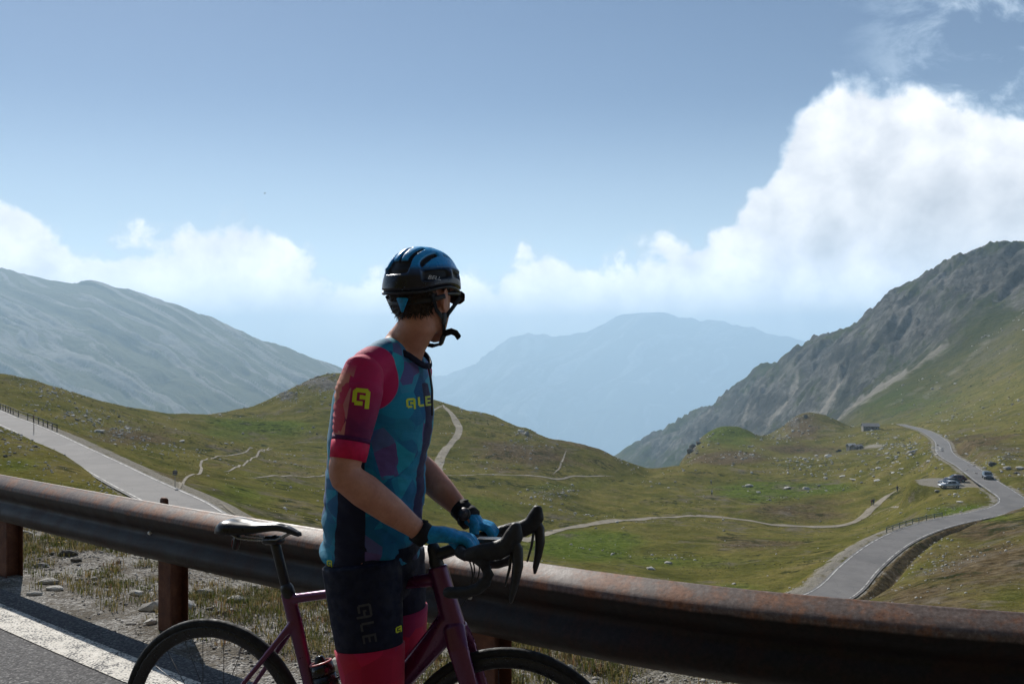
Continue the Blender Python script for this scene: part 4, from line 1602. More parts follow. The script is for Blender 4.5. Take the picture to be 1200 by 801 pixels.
fk = MB()
fk.loft([ST_A + V3(.0, 0, .01), ST_A + V3(.008, 0, -.02)], [.026, .03], (1, 0, 0), 18)
for sg in (-1, 1):
    fk.loft([ST_A + V3(.006, sg * .016, -.012), V3(.832, sg * .044, .672), V3(.882, sg * .052, .53), V3(.93, sg * .053, .42), V3(.976, sg * .054, .336)], [(.034, .022), (.031, .014), (.025, .012), (.019, .010), (.014, .009)], (1, 0, 0), 14)
me = fk.remesh('fork', .0042, 4)
me.transform(STEER)
link('fork', me, M_FRAME, bike)


def make_wheel(cx, mtx, disc_side=1):
    c = V3(cx, 0, .338)
    tyre = MB()
    tyre.ring(c, (0, 1, 0), .3235, [(.0145 * math.cos(2 * math.pi * k / 14), .0145 * math.sin(2 * math.pi * k / 14)) for k in range(14)], 96)
    whl = bpart('wheel', MB().loft([c + V3(0, -.05, 0), c + V3(0, .05, 0)], [.017, .017], (0, 0, 1), 18), M_BLACK, None, mtx)
    bpart('tyre', tyre, M_RUBBER, whl, mtx)
    bpart('rim', MB().ring(c, (0, 1, 0), .30, [(.016, .0115), (.010, .0130), (-.006, .0120), (-.018, .0065), (-.021, 0), (-.018, -.0065), (-.006, -.0120), (.010, -.0130), (.016, -.0115)], 96), M_CARBON, whl, mtx)
    for k in range(24):
        a = 2 * math.pi * (k + .5) / 24
        sd = 1 if k % 2 else -1
        a2 = a + (0.9 if (k // 2) % 2 else -0.9) * 0.55
        p1 = c + V3(math.cos(a) * .283, sd * .002, math.sin(a) * .283)
        p0 = c + V3(math.cos(a2) * .024, sd * .034, math.sin(a2) * .024)
        bpart('spoke', MB().loft([p0, p1], [(.0014, .0011)] * 2, (0, 1, 0), 6, False), M_BLACK, whl, mtx)
    dm = MB().ring(c + V3(0, disc_side * .045, 0), (0, 1, 0), .068, [(-.012, -.0009), (.012, -.0009), (.012, .0009), (-.012, .0009)], 48)
    for k in range(6):
        a = 2 * math.pi * k / 6
        dm.loft([c + V3(0, disc_side * .045, 0) + V3(math.cos(a), 0, math.sin(a)) * .016, c + V3(0, disc_side * .045, 0) + V3(math.cos(a + .4), 0, math.sin(a + .4)) * .058], [(.0009, .004)] * 2, (0, 1, 0), 6)
    bpart('disc_rotor', dm, M_STEEL, whl, mtx)
    # valve
    bpart('valve', MB().loft([c + V3(math.cos(1.2) * .28, 0, math.sin(1.2) * .28), c + V3(math.cos(1.2) * .255, 0, math.sin(1.2) * .255)], [.003, .0025], (0, 1, 0), 8), M_STEEL, whl, mtx)
    return whl


make_wheel(0.0, None)
make_wheel(0.976, STEER)

# drivetrain below
dr = MB()
dr.ring(V3(.41, -.048, .275), (0, 1, 0), .088, [(-.008, -.0015), (.010, -.0015), (.010, .0015), (-.008, .0015)], 60)
for k in range(4):
    a = k * math.pi / 2 + .4
    dr.loft([V3(.41, -.048, .275), V3(.41 + math.cos(a) * .082, -.048, .275 + math.sin(a) * .082)], [(.004, .010)] * 2, (0, 1, 0), 8)
bpart('chainring', dr, M_BLACK)
for sg, a in ((-1, -1.9), (1, -1.9 + math.pi)):
    e = V3(.41 + math.cos(a) * .172, sg * .068, .275 + math.sin(a) * .172)
    cr = bpart('crank_arm', MB().loft([V3(.41, sg * .060, .275), e], [(.008, .014), (.007, .011)], (0, 1, 0), 12), M_BLACK)
    bpart('pedal', MB().loft([e + V3(-.03, sg * .05, 0), e + V3(.035, sg * .05, 0)], [(.008, .03), (.007, .022)], (0, 0, 1), 12), M_BLACK, cr)
cs = MB()
for k in range(9):
    cs.ring(V3(0, -.022 - k * .0028, .338), (0, 1, 0), .052 - k * .004, [(-.02, -.0008), (.003, -.0008), (.003, .0008), (-.02, .0008)], 36)
bpart('cassette', cs, M_STEEL)
chn = MB()
chn.loft([V3(.41, -.05, .37), V3(0, -.034, .378)], [(.004, .0025)] * 2, (0, 0, 1), 6)
chn.loft([V3(.41, -.05, .18), V3(.03, -.036, .215)], [(.004, .0025)] * 2, (0, 0, 1), 6)
bpart('chain', chn, M_STEEL)
rdm = MB()
rdm.loft([V3(.0, -.06, .315), V3(.02, -.066, .275), V3(.03, -.045, .22)], [.014, .012, .010], (1, 0, 0), 10)
bpart('rear_derailleur', rdm, M_BLACK)

# saddle and post
bpart('seat_post', MB().loft([V3(.268, 0, .765), V3(.24, 0, .862), V3(.218, 0, .938)], [(.016, .0135)] * 3, (1, 0, 0), 18), M_BLACK)
bpart('seat_clamp', MB().loft([V3(.271, 0, .772), V3(.262, 0, .792)], [(.021, .019)] * 2, (1, 0, 0), 18), M_BLACK)


def saddle_mesh():
    ns, na = 44, 25
    xs = np.linspace(0, 1, ns)
    W = np.interp(xs, [0, .04, .10, .2, .32, .45, .6, .8, .93, 1], [.030, .055, .068, .070, .056, .036, .024, .0185, .016, .008])
    T = np.interp(xs, [0, .05, .15, .30, .45, .6, .75, .9, 1], [-.012, .004, .009, .003, -.002, .001, .003, -.008, -.022])
    D = np.interp(xs, [0, .1, .3, .5, .8, 1], [.026, .036, .034, .026, .018, .012])
    k = np.ones(5) / 5
    W = np.convolve(np.pad(W, 2, mode='edge'), k, 'valid')
    T = np.convolve(np.pad(T, 2, mode='edge'), k, 'valid')
    V = []
    for i, t in enumerate(xs):
        for j in range(na):
            a = -1 + 2 * j / (na - 1)
            y = W[i] * math.sin(a * math.pi / 2 * 0.98)
            z = T[i] - D[i] * (abs(a) ** 3.2)
            groove = math.exp(-(a / 0.13) ** 2) * (0.007 if .12 < t < .86 else 0) * min(1, (t - .12) / .1 if t < .5 else (.86 - t) / .1)
            V.append((.030 + .278 * t, y, .985 + z - max(0, groove)))
    me = fix_normals(mesh_np('saddle', V, grid_quads(ns, na)))
    return me


so = link('saddle', saddle_mesh(), M_SADDLE, bike)
sm_ = so.modifiers.new('s', 'SOLIDIFY')
sm_.thickness = 0.010
sm_.offset = -1 if True else 1
rl = MB()
for sg in (-1, 1):
    rl.loft([V3(.075, sg * .024, .952), V3(.105, sg * .023, .938), V3(.17, sg * .021, .936), V3(.235, sg * .021, .940), V3(.27, sg * .014, .958), V3(.288, sg * .008, .966)], [.0035] * 6, (0, 0, 1), 8)
bpart('saddle_rails', rl, M_STEEL, so)
bpart('saddle_clamp', MB().loft([V3(.195, 0, .934), V3(.235, 0, .936)], [(.014, .026)] * 2, (0, 0, 1), 14), M_BLACK)
lp = MB()
lp.loft([V3(.088, 0, .935), V3(.082, 0, .905)], [(.010, .014)] * 2, (1, 0, 0), 14)
tl = bpart('rear_light', lp, M_BLACK)
bpart('lens', MB().loft([V3(.0755, 0, .928), V3(.0725, 0, .909)], [(.004, .010)] * 2, (1, 0, 0), 12), M_LAMP, tl)

# cockpit, turned with the fork
BC = V3(.852, 0, .962)
stem = MB()
stem.loft([V3(.752, 0, .925), BC], [(.018, .017), (.017, .020)], (0, 0, 1), 18)
stem.loft([ST_B, V3(.745, 0, .945)], [.019, .019], (1, 0, 0), 18)
bpart('stem', stem, M_BLACK, None, STEER)
sp_ = MB()
sp_.loft([ST_B + V3(0, 0, .0), V3(.7515, 0, .912)], [.0205, .0205], (1, 0, 0), 18)
bpart('headset_spacer', sp_, M_BLACK, None, STEER)
hb = MB()


def bar_path(sg):
    q = [(0, 0, 0), (0, .06, 0), (.0, .11, 0), (.005, .15, .0), (.025, .185, .0), (.06, .203, -.002), (.085, .207, -.018), (.097, .210, -.045), (.090, .213, -.064), (.070, .216, -.082), (.04, .219, -.092), (.010, .221, -.094), (-.008, .222, -.094)]
    return [BC + V3(a, sg * b_, c) for a, b_, c in q]


HB = bpart('handlebar', MB().loft(list(reversed(bar_path(-1)))[:-1] + bar_path(1), [.0155] * (2 * len(bar_path(1)) - 1), (0, 0, 1), 14), M_TAPE, None, STEER)
for sg in (-1, 1):
    o_ = lambda a, b_, c: BC + V3(a, sg * b_, c)
    hd = MB()
    hd.loft([o_(.045, .202, .004), o_(.085, .205, .012), o_(.120, .203, .018), o_(.148, .200, .034), o_(.163, .198, .060), o_(.166, .197, .080)], [(.020, .018), (.025, .020), (.026, .020), (.026, .020), (.026, .019), (.017, .014)], (0, 0, 1), 16)
    hood = link('brake_hood', hd.remesh('brake_hood', .004, 5), M_TAPE, HB)
    hood.data.transform(STEER)
    lv = MB()
    lv.loft([o_(.158, .200, .050), o_(.172, .202, .022), o_(.174, .204, -.020), o_(.168, .206, -.060), o_(.160, .208, -.095), o_(.158, .209, -.112)], [(.013, .010), (.016, .012), (.015, .013), (.012, .013), (.009, .011), (.005, .007)], (1, 0, 0), 12)
    bpart('brake_lever', lv, M_BLACK, hood, STEER)
    sl = MB()
    sl.loft([o_(.155, .196, .01), o_(.150, .190, -.03), o_(.138, .188, -.075)], [(.004, .010), (.004, .013), (.003, .009)], (1, 0, 0), 10)
    bpart('shift_paddle', sl, M_BLACK, hood, STEER)
for (a, bq, c) in (((.85, -.05, .945), (.90, -.02, .90), (.84, -.02, .82)), ((.85, .05, .945), (.905, .02, .89), (.84, .02, .80)), ((.86, -.09, .95), (.895, -.04, .87), (.835, -.025, .79))):
    p0, p1, p2 = V3(*a), V3(*bq), V3(*c)
    pth = [p0 * (1 - t) ** 2 + p1 * (2 * t * (1 - t)) + p2 * t * t for t in [k / 10 for k in range(11)]]
    bpart('cable', MB().loft(pth, [.0022] * 11, (0, 1, 0), 6), M_BLACK, None, STEER)
cmp_ = MB()
cmp_.box(BC + V3(.065, 0, .012), (.085, .05, .014))
co = bpart('bike_computer', cmp_, M_BLACK, None, STEER, False)
bvm = co.modifiers.new('b', 'BEVEL')
bvm.width = .004
bvm.segments = 3
bpart('light_mount', MB().loft([BC + V3(.01, 0, -.01), BC + V3(.05, 0, -.025), BC + V3(.075, 0, -.03)], [.009, .010, .012], (0, 0, 1), 12), M_BLACK, None, STEER)
cg = MB()
for zz in (.42, .50):
    s0 = .41 - (zz - .275) / math.tan(math.radians(73.5))
    for k in range(2):
        cg.ring(V3(s0 + .058, 0, zz + .03), (-.29, 0, 1), .0385, [(-.002, -.003), (.002, -.003), (.002, .003), (-.002, .003)], 28)
cg.loft([V3(.41 - .1 / 3.37 + .012, 0, .375), V3(.41 - .28 / 3.37 + .012, 0, .56)], [(.004, .010)] * 2, (1, 0, 0), 8)
bpart('bottle_cage', cg, M_BLACK)

# bottle in the cage
ax = V3(-.296, 0, .955).normalized()
b0 = V3(.382 + .062, 0, .365)
bt = MB()
prof = [(0, .034), (.006, .0365), (.06, .0365), (.10, .0365), (.118, .033), (.126, .031), (.136, .034), (.150, .0365), (.185, .0365)]
bt.loft([b0 + ax * h for h, r in prof], [r for h, r in prof], (1, 0, 0), 28, False)
bottle = empty('water_bottle', BF @ b0, 'black water bottle with a pink rimmed cap in the cage below the saddle', 'bottle', None, BIKE_ROT)


def bsub(name, mb, mat, smooth=True):
    me = mb.mesh(name)
    me.transform(Matrix.Translation(-b0))
    return link(name, me, mat, bottle, smooth)


M_BOT = speckled('smoked_plastic', (0.010, 0.009, 0.010), 0.2, 40, 0.25, 0.0, 0.5)
M_PINK = speckled('pink_plastic', (0.55, 0.16, 0.17), 0.12, 40, 0.4)
bsub('bottle_body', bt, M_BOT)
bsub('cap', MB().loft([b0 + ax * .186, b0 + ax * .196, b0 + ax * .222], [.0350, .0365, .0345], (1, 0, 0), 28, False), M_BOT)
bsub('cap_band', MB().ring(b0 + ax * .224, ax, .0315, [(.0036, -.002), (.0042, .0), (.001, .002), (-.002, .002), (-.002, -.002)], 36), M_PINK)
bsub('nozzle', MB().loft([b0 + ax * .220, b0 + ax * .229], [.020, .017], (1, 0, 0), 20), M_BOT)

# ------------------------------------------------------------------ the cyclist, standing astride the bicycle (same local frame: x ahead, y to his left)
PERSON_AT = V3(.55, 0, 0)
person = empty('person', BF @ PERSON_AT, 'cyclist in blue helmet and teal and red jersey looking away over the valley', 'person', None, BIKE_ROT)


def ppart(name, me, mat, parent=None, smooth=True):
    me.transform(Matrix.Translation(-PERSON_AT))
    return link(name, me, mat, parent or person, smooth)


def loc_at(u, v, d):
    """picture column, row, distance -> the cyclist's frame"""
    return BF.inverted() @ at(u, v, d)


VIEW = (BF.to_3x3().inverted() @ Vector((-0.12, 1, -0.03))).normalized()   # roughly the photographer's line of sight, for laying prints on cloth

# --- head frame
HC = V3(.712, 0, 1.672)
HF = V3(.284, .959, -.06).normalized()
HR = V3(HF.y, -HF.x, 0).normalized()
HU = HR.cross(HF).normalized()


def hp(f_, r_, u_):
    return HC + HF * f_ + HR * r_ + HU * u_


HROT = Matrix((HR, HF, HU)).transposed()


def curled_hand(mb, bc, along, fwd, upv, wrist, thumb_sign, infl=0.0, cut=None):
    """hand over a bar: palm, four bent fingers of unequal length, thumb round the inside"""
    al = along
    knuck = []
    for k, (off, ln) in enumerate(((-.030, .92), (-.010, 1.0), (.011, .95), (.030, .80))):
        R = .0275 + infl * 0.3
        base = bc + al * off
        angs = [118, 88, 50, 8, -38, -78]
        tip = -78 * ln - 14 * (1 - ln)
        pts_, rad = [], []
        for a in angs:
            a2 = 118 + (a - 118) * (0.55 + 0.45 * ln)
            rr = R + (.006 if a > 100 else 0)
            pts_.append(base + fwd * (math.cos(math.radians(a2)) * rr) + upv * (math.sin(math.radians(a2)) * rr))
            rad.append(.0092 - .0022 * (118 - a) / 196 + infl)
        if cut is not None:
            pts_, rad = pts_[:cut], rad[:cut]
        mb.loft(pts_, rad, al, 12)
        knuck.append(pts_[0])
    kc = (knuck[1] + knuck[2]) / 2
    mid = wrist.lerp(kc, .5) + upv * .004
    mb.loft([wrist, wrist.lerp(mid, .5), mid, kc.lerp(mid, .25), kc + fwd * .004], [(.026 + infl, .021 + infl), (.030 + infl, .018 + infl), (.040 + infl, .017 + infl), (.043 + infl, .0145 + infl), (.040 + infl, .010 + infl)], al, 20)
    tb = wrist.lerp(kc, .35) + al * (thumb_sign * .030)
    tp = [tb, tb + al * (thumb_sign * .018) + fwd * .020 - upv * .012, bc + al * (thumb_sign * .050) - fwd * .020 - upv * .010, bc + al * (thumb_sign * .045) + fwd * .006 - upv * .027]
    rads = [.014 + infl, .0115 + infl, .0098 + infl, .0082 + infl]
    if cut is not None:
        tp, rads = tp[:3], rads[:3]
    mb.loft(tp, rads, al, 12)


UPV = V3(0, 0, 1)
SB = STEER @ BC
sal = (STEER.to_3x3() @ V3(0, 1, 0)).normalized()
sfw = (STEER.to_3x3() @ V3(1, 0, 0)).normalized()
BAR_R = SB + sal * -.082
BAR_L = SB + sal * .150 + sfw * .012 + UPV * .004
S_R, E_R, W_R = V3(.612, -.186, 1.455), V3(.594, -.252, 1.178), V3(.762, -.118, 1.010)
S_L, E_L, W_L = V3(.560, .180, 1.455), V3(.585, .215, 1.165), V3(.782, .140, 1.030)
fwR = (BAR_R - W_R)
fwR = V3(fwR.x, fwR.y, 0).normalized()
alR = V3(-fwR.y, fwR.x, 0)
fwL = (BAR_L - W_L)
fwL = V3(fwL.x, fwL.y, 0).normalized()
alL = V3(-fwL.y, fwL.x, 0)
sal_ = sal

body = MB()
# trunk
TOR = [(.86, .555, .108, .158), (.95, .555, .112, .160), (1.05, .56, .108, .145), (1.15, .57, .110, .142), (1.28, .588, .112, .158), (1.37, .595, .112, .155), (1.43, .612, .092, .140), (1.485, .635, .062, .095), (1.53, .65, .058, .072)]
body.loft([V3(s, 0, z) for z, s, a, b_ in TOR], [(a, b_) for z, s, a, b_ in TOR], (1, 0, 0), 32)
for sg in (-1, 1):
    body.loft([V3(.650, 0, 1.540), V3(.632, sg * .07, 1.500), V3(.612, sg * .150, 1.450)], [.048, .040, .036], (1, 0, 0), 18)
# neck, turning up into the head
body.loft([V3(.640, 0, 1.49), V3(.662, 0, 1.54), hp(-.018, 0, -.085), hp(-.020, 0, -.02)], [(.062, .066), (.058, .060), (.057, .056), (.065, .060)], (1, 0, 0), 24)
# skull, face, jaw
body.ellipsoid(hp(-.006, 0, .022), (.074, .094, .098), HROT, 32, 20)
body.loft([hp(.035, 0, .01), hp(.048, 0, -.05), hp(.058, 0, -.098), hp(.062, 0, -.112)], [(.050, .062), (.043, .054), (.030, .036), (.020, .022)], HF, 24)
body.loft([hp(-.015, .052, -.045), hp(.028, .046, -.085), hp(.066, .016, -.112)], [.017, .016, .014], HU, 14)
body.loft([hp(-.015, -.052, -.045), hp(.028, -.046, -.085), hp(.066, -.016, -.112)], [.017, .016, .014], HU, 14)
body.loft([hp(.088, 0, .018), hp(.099, 0, -.008), hp(.113, 0, -.030), hp(.100, 0, -.040)], [(.009, .008), (.010, .009), (.012, .014), (.008, .014)], HF, 14)
body.loft([hp(.086, -.04, .034), hp(.094, 0, .036), hp(.086, .04, .034)], [.010] * 3, HU, 12)
body.loft([hp(.082, -.020, -.064), hp(.092, 0, -.063), hp(.082, .020, -.064)], [.0065, .008, .0065], HU, 10)
body.loft([hp(.080, -.017, -.076), hp(.089, 0, -.076), hp(.080, .017, -.076)], [.006, .008, .006], HU, 10)
for sg in (-1, 1):
    # ear: rim, lobe and the dish between
    rim = [hp(-.003 + .019 * math.cos(a), sg * (.077 + .018 * (1 - math.cos(a)) * .5), -.014 + .032 * math.sin(a)) for a in [math.pi * (.0 + k * .15) for k in range(-2, 10)]]
    body.loft(rim, [.0052] * len(rim), HR, 10)
    body.ellipsoid(hp(.000, sg * .078, -.016), (.008, .018, .029), HROT, 14, 10)
    body.ellipsoid(hp(.006, sg * .077, -.040), (.006, .009, .010), HROT, 12, 8)
# arms
body.loft([S_R + V3(0, .012, -.015), S_R.lerp(E_R, .3), S_R.lerp(E_R, .7), E_R + V3(-.004, 0, .02)], [.036, .050, .046, .042], (1, 0, 0), 22)
body.loft([E_R + V3(-.006, 0, .012), E_R, E_R.lerp(W_R, .25), E_R.lerp(W_R, .6), W_R.lerp(E_R, .12), W_R], [.040, .043, .047, .040, (.029, .029), (.029, .024)], (0, 0, 1), 22)
body.loft([S_L + V3(0, -.012, -.015), S_L.lerp(E_L, .3), S_L.lerp(E_L, .7), E_L + V3(-.004, 0, .02)], [.036, .050, .046, .042], (1, 0, 0), 22)
body.loft([E_L + V3(-.006, 0, .012), E_L, E_L.lerp(W_L, .25), E_L.lerp(W_L, .6), W_L.lerp(E_L, .12), W_L], [.042, .044, .047, .040, (.031, .030), (.030, .024)], (0, 0, 1), 22)
curled_hand(body, BAR_R, sal, sfw, UPV, W_R, 1)
curled_hand(body, BAR_L, sal, sfw, UPV, W_L, -1)
# legs
LEG_R = [V3(.560, -.090, .89), V3(.582, -.098, .75), V3(.602, -.104, .60), V3(.612, -.106, .525), V3(.600, -.108, .44), V3(.588, -.112, .33), V3(.585, -.118, .18), V3(.585, -.12, .10)]
LEG_L = [V3(.555, .090, .89), V3(.566, .100, .75), V3(.572, .112, .60), V3(.576, .118, .525), V3(.564, .124, .44), V3(.552, .130, .33), V3(.55, .135, .18), V3(.55, .135, .10)]
LR = [(.100, .092), (.094, .084), (.080, .072), (.060, .058), (.055, .055), (.058, .056), (.038, .036), (.036, .034)]
for L in (LEG_R, LEG_L):
    body.loft(L, LR, (1, 0, 0), 24)
    body.loft([L[-1] + V3(-.03, 0, -.06), L[-1] + V3(.06, 0, -.065), L[-1] + V3(.16, 0, -.078)], [(.030, .034), (.034, .042), (.018, .034)], (0, 0, 1), 18)


def skin_mat(nt, b):
    v = objco(nt)
    n = nt.noise(v, 22.0, 5.0, 0.6)
    f = nt.noise(v, 160.0, 4.0, 0.6)
    c = nt.ramp(n, [(0.3, (0.46, 0.195, 0.125)), (0.55, (0.56, 0.265, 0.175)), (0.75, (0.62, 0.32, 0.22))])
    c = nt.mix(nt.maprange(f, 0.45, 0.75, 0, 0.3), c, (0.30, 0.13, 0.09))
    nt.put(b.inputs['Base Color'], c)
    b.inputs['Roughness'].default_value = 0.5
    b.inputs['Subsurface Weight'].default_value = 0.12
    b.inputs['Subsurface Radius'].default_value = (0.012, 0.004, 0.002)
    b.inputs['Subsurface Scale'].default_value = 0.6
    b.inputs['Specular IOR Level'].default_value = 0.4
    bump(nt, b, f, 0.25, 0.001)


M_SKIN = material('skin', skin_mat)
body_me = body.remesh('body', .0042, 8)
BODY_BVH = bvh_of(body_me)
ppart('body', body_me, M_SKIN)

# --- jersey
TEAL = [(0.0, (0.008, 0.060, 0.190)), (0.20, (0.008, 0.140, 0.300)), (0.36, (0.010, 0.270, 0.42)), (0.50, (0.014, 0.100, 0.250)), (0.62, (0.014, 0.34, 0.45)), (0.74, (0.060, 0.140, 0.340)), (0.84, (0.135, 0.075, 0.230)), (1.0, (0.020, 0.22, 0.36))]


def facets(nt, v, stops, sc):
    """print of angular flat-coloured facets"""
    cells = nt.voro(nt.mapping(v, (1.0, 1.0, 0.8), (0.3, 0.5, 0.2)), sc * 1.5, out='Color')
    k = nt.xyz(cells)
    cells2 = nt.voro(nt.mapping(v, (1, 1, 1), (0.9, 0.2, 0.7)), sc * 2.3, out='Color')
    q = nt.math('MULTIPLY_ADD', nt.xyz(cells2)[1], 0.30, nt.math('MULTIPLY', k[0], 0.72))
    return nt.ramp(q, stops, 'LINEAR')


def knit(nt, b, v, wr=0.4):
    b.inputs['Roughness'].default_value = 0.72
    b.inputs['Sheen Weight'].default_value = 0.12
    b.inputs['Specular IOR Level'].default_value = 0.25
    fold = nt.noise(nt.mapping(v, (9, 9, 26)), 1.0, 3.0, 0.5, 0.6)
    weave = nt.noise(v, 420.0, 2.0)
    bump(nt, b, nt.math('MULTIPLY_ADD', weave, 0.06, nt.math('MULTIPLY', fold, wr)), 0.8, 0.016)


def jersey_mat(nt, b):
    v = objco(nt)
    c = facets(nt, v, TEAL, 6.4)
    sd_ = nt.attr('side')
    c = nt.mix(nt.maprange(sd_, 0.45, 0.55), c, (0.006, 0.008, 0.030))
    bk = nt.attr('backband')
    c = nt.mix(nt.maprange(bk, 0.4, 0.6), c, (0.050, 0.022, 0.170))
    fr_ = nt.attr('frontband')
    c = nt.mix(nt.maprange(fr_, 0.4, 0.6), c, (0.016, 0.014, 0.070))
    c = nt.mix(nt.maprange(nt.attr('shoulder'), .098, .094), c, (0.52, 0.012, 0.10))
    nt.put(b.inputs['Base Color'], c)
    knit(nt, b, v)


M_JERSEY = material('printed_jersey', jersey_mat)
jb = MB()
JT = [(.905, .545, .132, .170), (.95, .548, .136, .172), (1.05, .556, .139, .163), (1.15, .562, .140, .158), (1.27, .575, .146, .165), (1.36, .588, .146, .168), (1.43, .608, .122, .160), (1.485, .634, .080, .125), (1.505, .640, .068, .085)]
jb.loft([V3(s, 0, z) for z, s, a, b_ in JT], [(a, b_) for z, s, a, b_ in JT], (1, 0, 0), 40, False)
for sg in (-1, 1):
    jb.loft([V3(.640, sg * .03, 1.508), V3(.630, sg * .085, 1.500), V3(.614, sg * .150, 1.472), V3(.608, sg * .185, 1.440)], [.050, .050, .052, .052], (1, 0, 0), 20)
jme = jb.remesh('jersey', .006, 8)
jv = verts_np(jme)
fold = (fbm(jv[:, 0] * 9 + jv[:, 1] * 7, jv[:, 2] * 22 + jv[:, 0] * 8, 3, 701) - .5) * .024 * smooth01(-jv[:, 2], -1.38, -1.12)
ctr = np.stack([np.interp(jv[:, 2], [q[0] for q in JT], [q[1] for q in JT]), np.zeros(len(jv))], 1)
dirn = jv[:, :2] - ctr
dirn /= np.linalg.norm(dirn, axis=1, keepdims=True) + 1e-6
jv[:, :2] += dirn * fold[:, None]
jme.vertices.foreach_set('co', jv.ravel())
ang = np.arctan2(-(jv[:, 1]), jv[:, 0] - ctr[:, 0])           # 0 = chest, +90 deg = his right side
dg = np.degrees(ang)
set_attr(jme, 'side', np.exp(-((dg - (92 + (jv[:, 2] - 1.2) * 26)) / 17) ** 4) * (jv[:, 2] < 1.43) * 1.0 + np.exp(-((dg + 95) / 17) ** 4))
set_attr(jme, 'backband', ((np.abs(dg) > 150) & (jv[:, 2] > 1.12)).astype(float))
set_attr(jme, 'frontband', (np.exp(-((dg + 4) / 13) ** 4)) * (jv[:, 2] < 1.42))
_ds = np.linalg.norm(jv - np.array([S_R.x + .02, S_R.y, S_R.z - .012]), axis=1)
_dl = np.linalg.norm(jv - np.array([S_L.x + .02, S_L.y, S_L.z - .012]), axis=1)
set_attr(jme, 'shoulder', np.minimum(_ds, _dl))
JER_BVH = bvh_of(jme)
jersey = ppart('jersey', jme, M_JERSEY)

M_NAVY = speckled('navy_fabric', (0.007, 0.009, 0.026), 0.3, 60, 0.7, 0, 0.25)
# collar and open zip
col_path = []
for k in range(33):
    a = 2 * math.pi * k / 32
    front = max(0, math.cos(a))
    col_path.append(V3(.655 + .066 * math.cos(a) + .010 * front, .072 * math.sin(a), 1.540 - .070 * front ** 2 + .002 * math.cos(2 * a) - .022 * abs(math.sin(a))))
ppart('collar', MB().loft(col_path, [(.009, .004)] * 33, (0, 0, 1), 10, False).mesh('collar'), M_NAVY, jersey)
zp = [V3(.655 + .074 + .0, .0, 1.470), V3(.735, -.002, 1.45), V3(.742, -.002, 1.40), V3(.742, -.002, 1.33)]
ppart('zip', MB().loft(zp, [(.003, .005)] * 4, (1, 0, 0), 8).mesh('zip'), M_BLACK, jersey)


def sleeve_mat(nt, b):
    v = objco(nt)
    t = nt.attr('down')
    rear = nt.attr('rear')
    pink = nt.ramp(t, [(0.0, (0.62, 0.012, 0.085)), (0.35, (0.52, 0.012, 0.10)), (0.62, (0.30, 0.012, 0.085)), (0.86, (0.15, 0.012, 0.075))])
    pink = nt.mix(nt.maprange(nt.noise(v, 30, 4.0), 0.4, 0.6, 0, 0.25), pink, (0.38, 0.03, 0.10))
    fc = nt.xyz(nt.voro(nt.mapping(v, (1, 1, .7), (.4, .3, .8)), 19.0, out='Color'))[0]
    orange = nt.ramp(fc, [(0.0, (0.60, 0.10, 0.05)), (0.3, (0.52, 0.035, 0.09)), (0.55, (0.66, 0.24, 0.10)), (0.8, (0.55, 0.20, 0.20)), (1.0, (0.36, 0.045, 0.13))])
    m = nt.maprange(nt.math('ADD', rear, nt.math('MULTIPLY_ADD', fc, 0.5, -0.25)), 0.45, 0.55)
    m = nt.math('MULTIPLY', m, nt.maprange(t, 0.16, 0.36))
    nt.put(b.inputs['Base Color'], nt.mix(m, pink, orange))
    knit(nt, b, v, 0.6)


M_SLEEVE = material('red_sleeve_print', sleeve_mat)
M_CUFF = speckled('pink_cuff', (0.62, 0.012, 0.075), 0.12, 60, 0.65, 0, 0.25)
M_PLUM = speckled('plum_band', (0.085, 0.008, 0.060), 0.2, 60, 0.7, 0, 0.25)
SLV_BVH = None
for (S, E, isr) in ((S_R, E_R, True), (S_L, E_L, False)):
    d = (E - S)
    ln = d.length
    d = d.normalized()
    sgy = -1 if isr else 1
    top0 = S + V3(.003, -sgy * .045, .022)
    path = [top0, S + V3(0, -sgy * .012, .006), S + d * .05, S + d * .11, S + d * .165, S + d * .190]
    mb = MB()
    mb.loft(path, [(.040, .040), (.057, .057), (.067, .062), (.061, .058), (.054, .054), (.050, .050)], (1, 0, 0), 40)
    me = mb.remesh('sleeve', .005, 8)
    sv = verts_np(me)
    # crosswise creases where the upper arm hangs
    ax_ = np.array(d)
    tt_ = (sv - np.array(S)) @ ax_
    radial = sv - np.array(S) - tt_[:, None] * ax_
    rn = radial / (np.linalg.norm(radial, axis=1, keepdims=True) + 1e-6)
    rear_k = np.clip(-rn[:, 0] * .8 + .35, 0, 1)
    crease = np.sin((tt_ - rn[:, 0] * .035 + .02 * (fbm(sv[:, 0] * 20, sv[:, 2] * 20, 2, 801) - .5)) * 300) * .0016 * smooth01(tt_, .0, .07) * rear_k
    sv += rn * crease[:, None]
    me.vertices.foreach_set('co', sv.astype(np.float32).ravel())
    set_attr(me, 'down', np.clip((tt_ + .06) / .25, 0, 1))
    set_attr(me, 'rear', smooth01(rn @ np.array([-.86, sgy * .5, 0]), .15, .75))
    if isr:
        SLV_BVH = bvh_of(me)
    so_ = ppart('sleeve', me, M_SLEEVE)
    ppart('sleeve_band', MB().loft([S + d * .180, S + d * .192], [(.0525, .0525)] * 2, (1, 0, 0), 40, False).mesh('b'), M_PLUM, so_)
    cf = MB()
    q0, q1 = S + d * .188, S + d * .240
    cf.loft([q0, q0.lerp(q1, .5), q1], [(.0525, .0525), (.0515, .0515), (.0495, .049)], (1, 0, 0), 40, False)
    ppart('cuff', cf.mesh('cuff'), M_CUFF, so_)

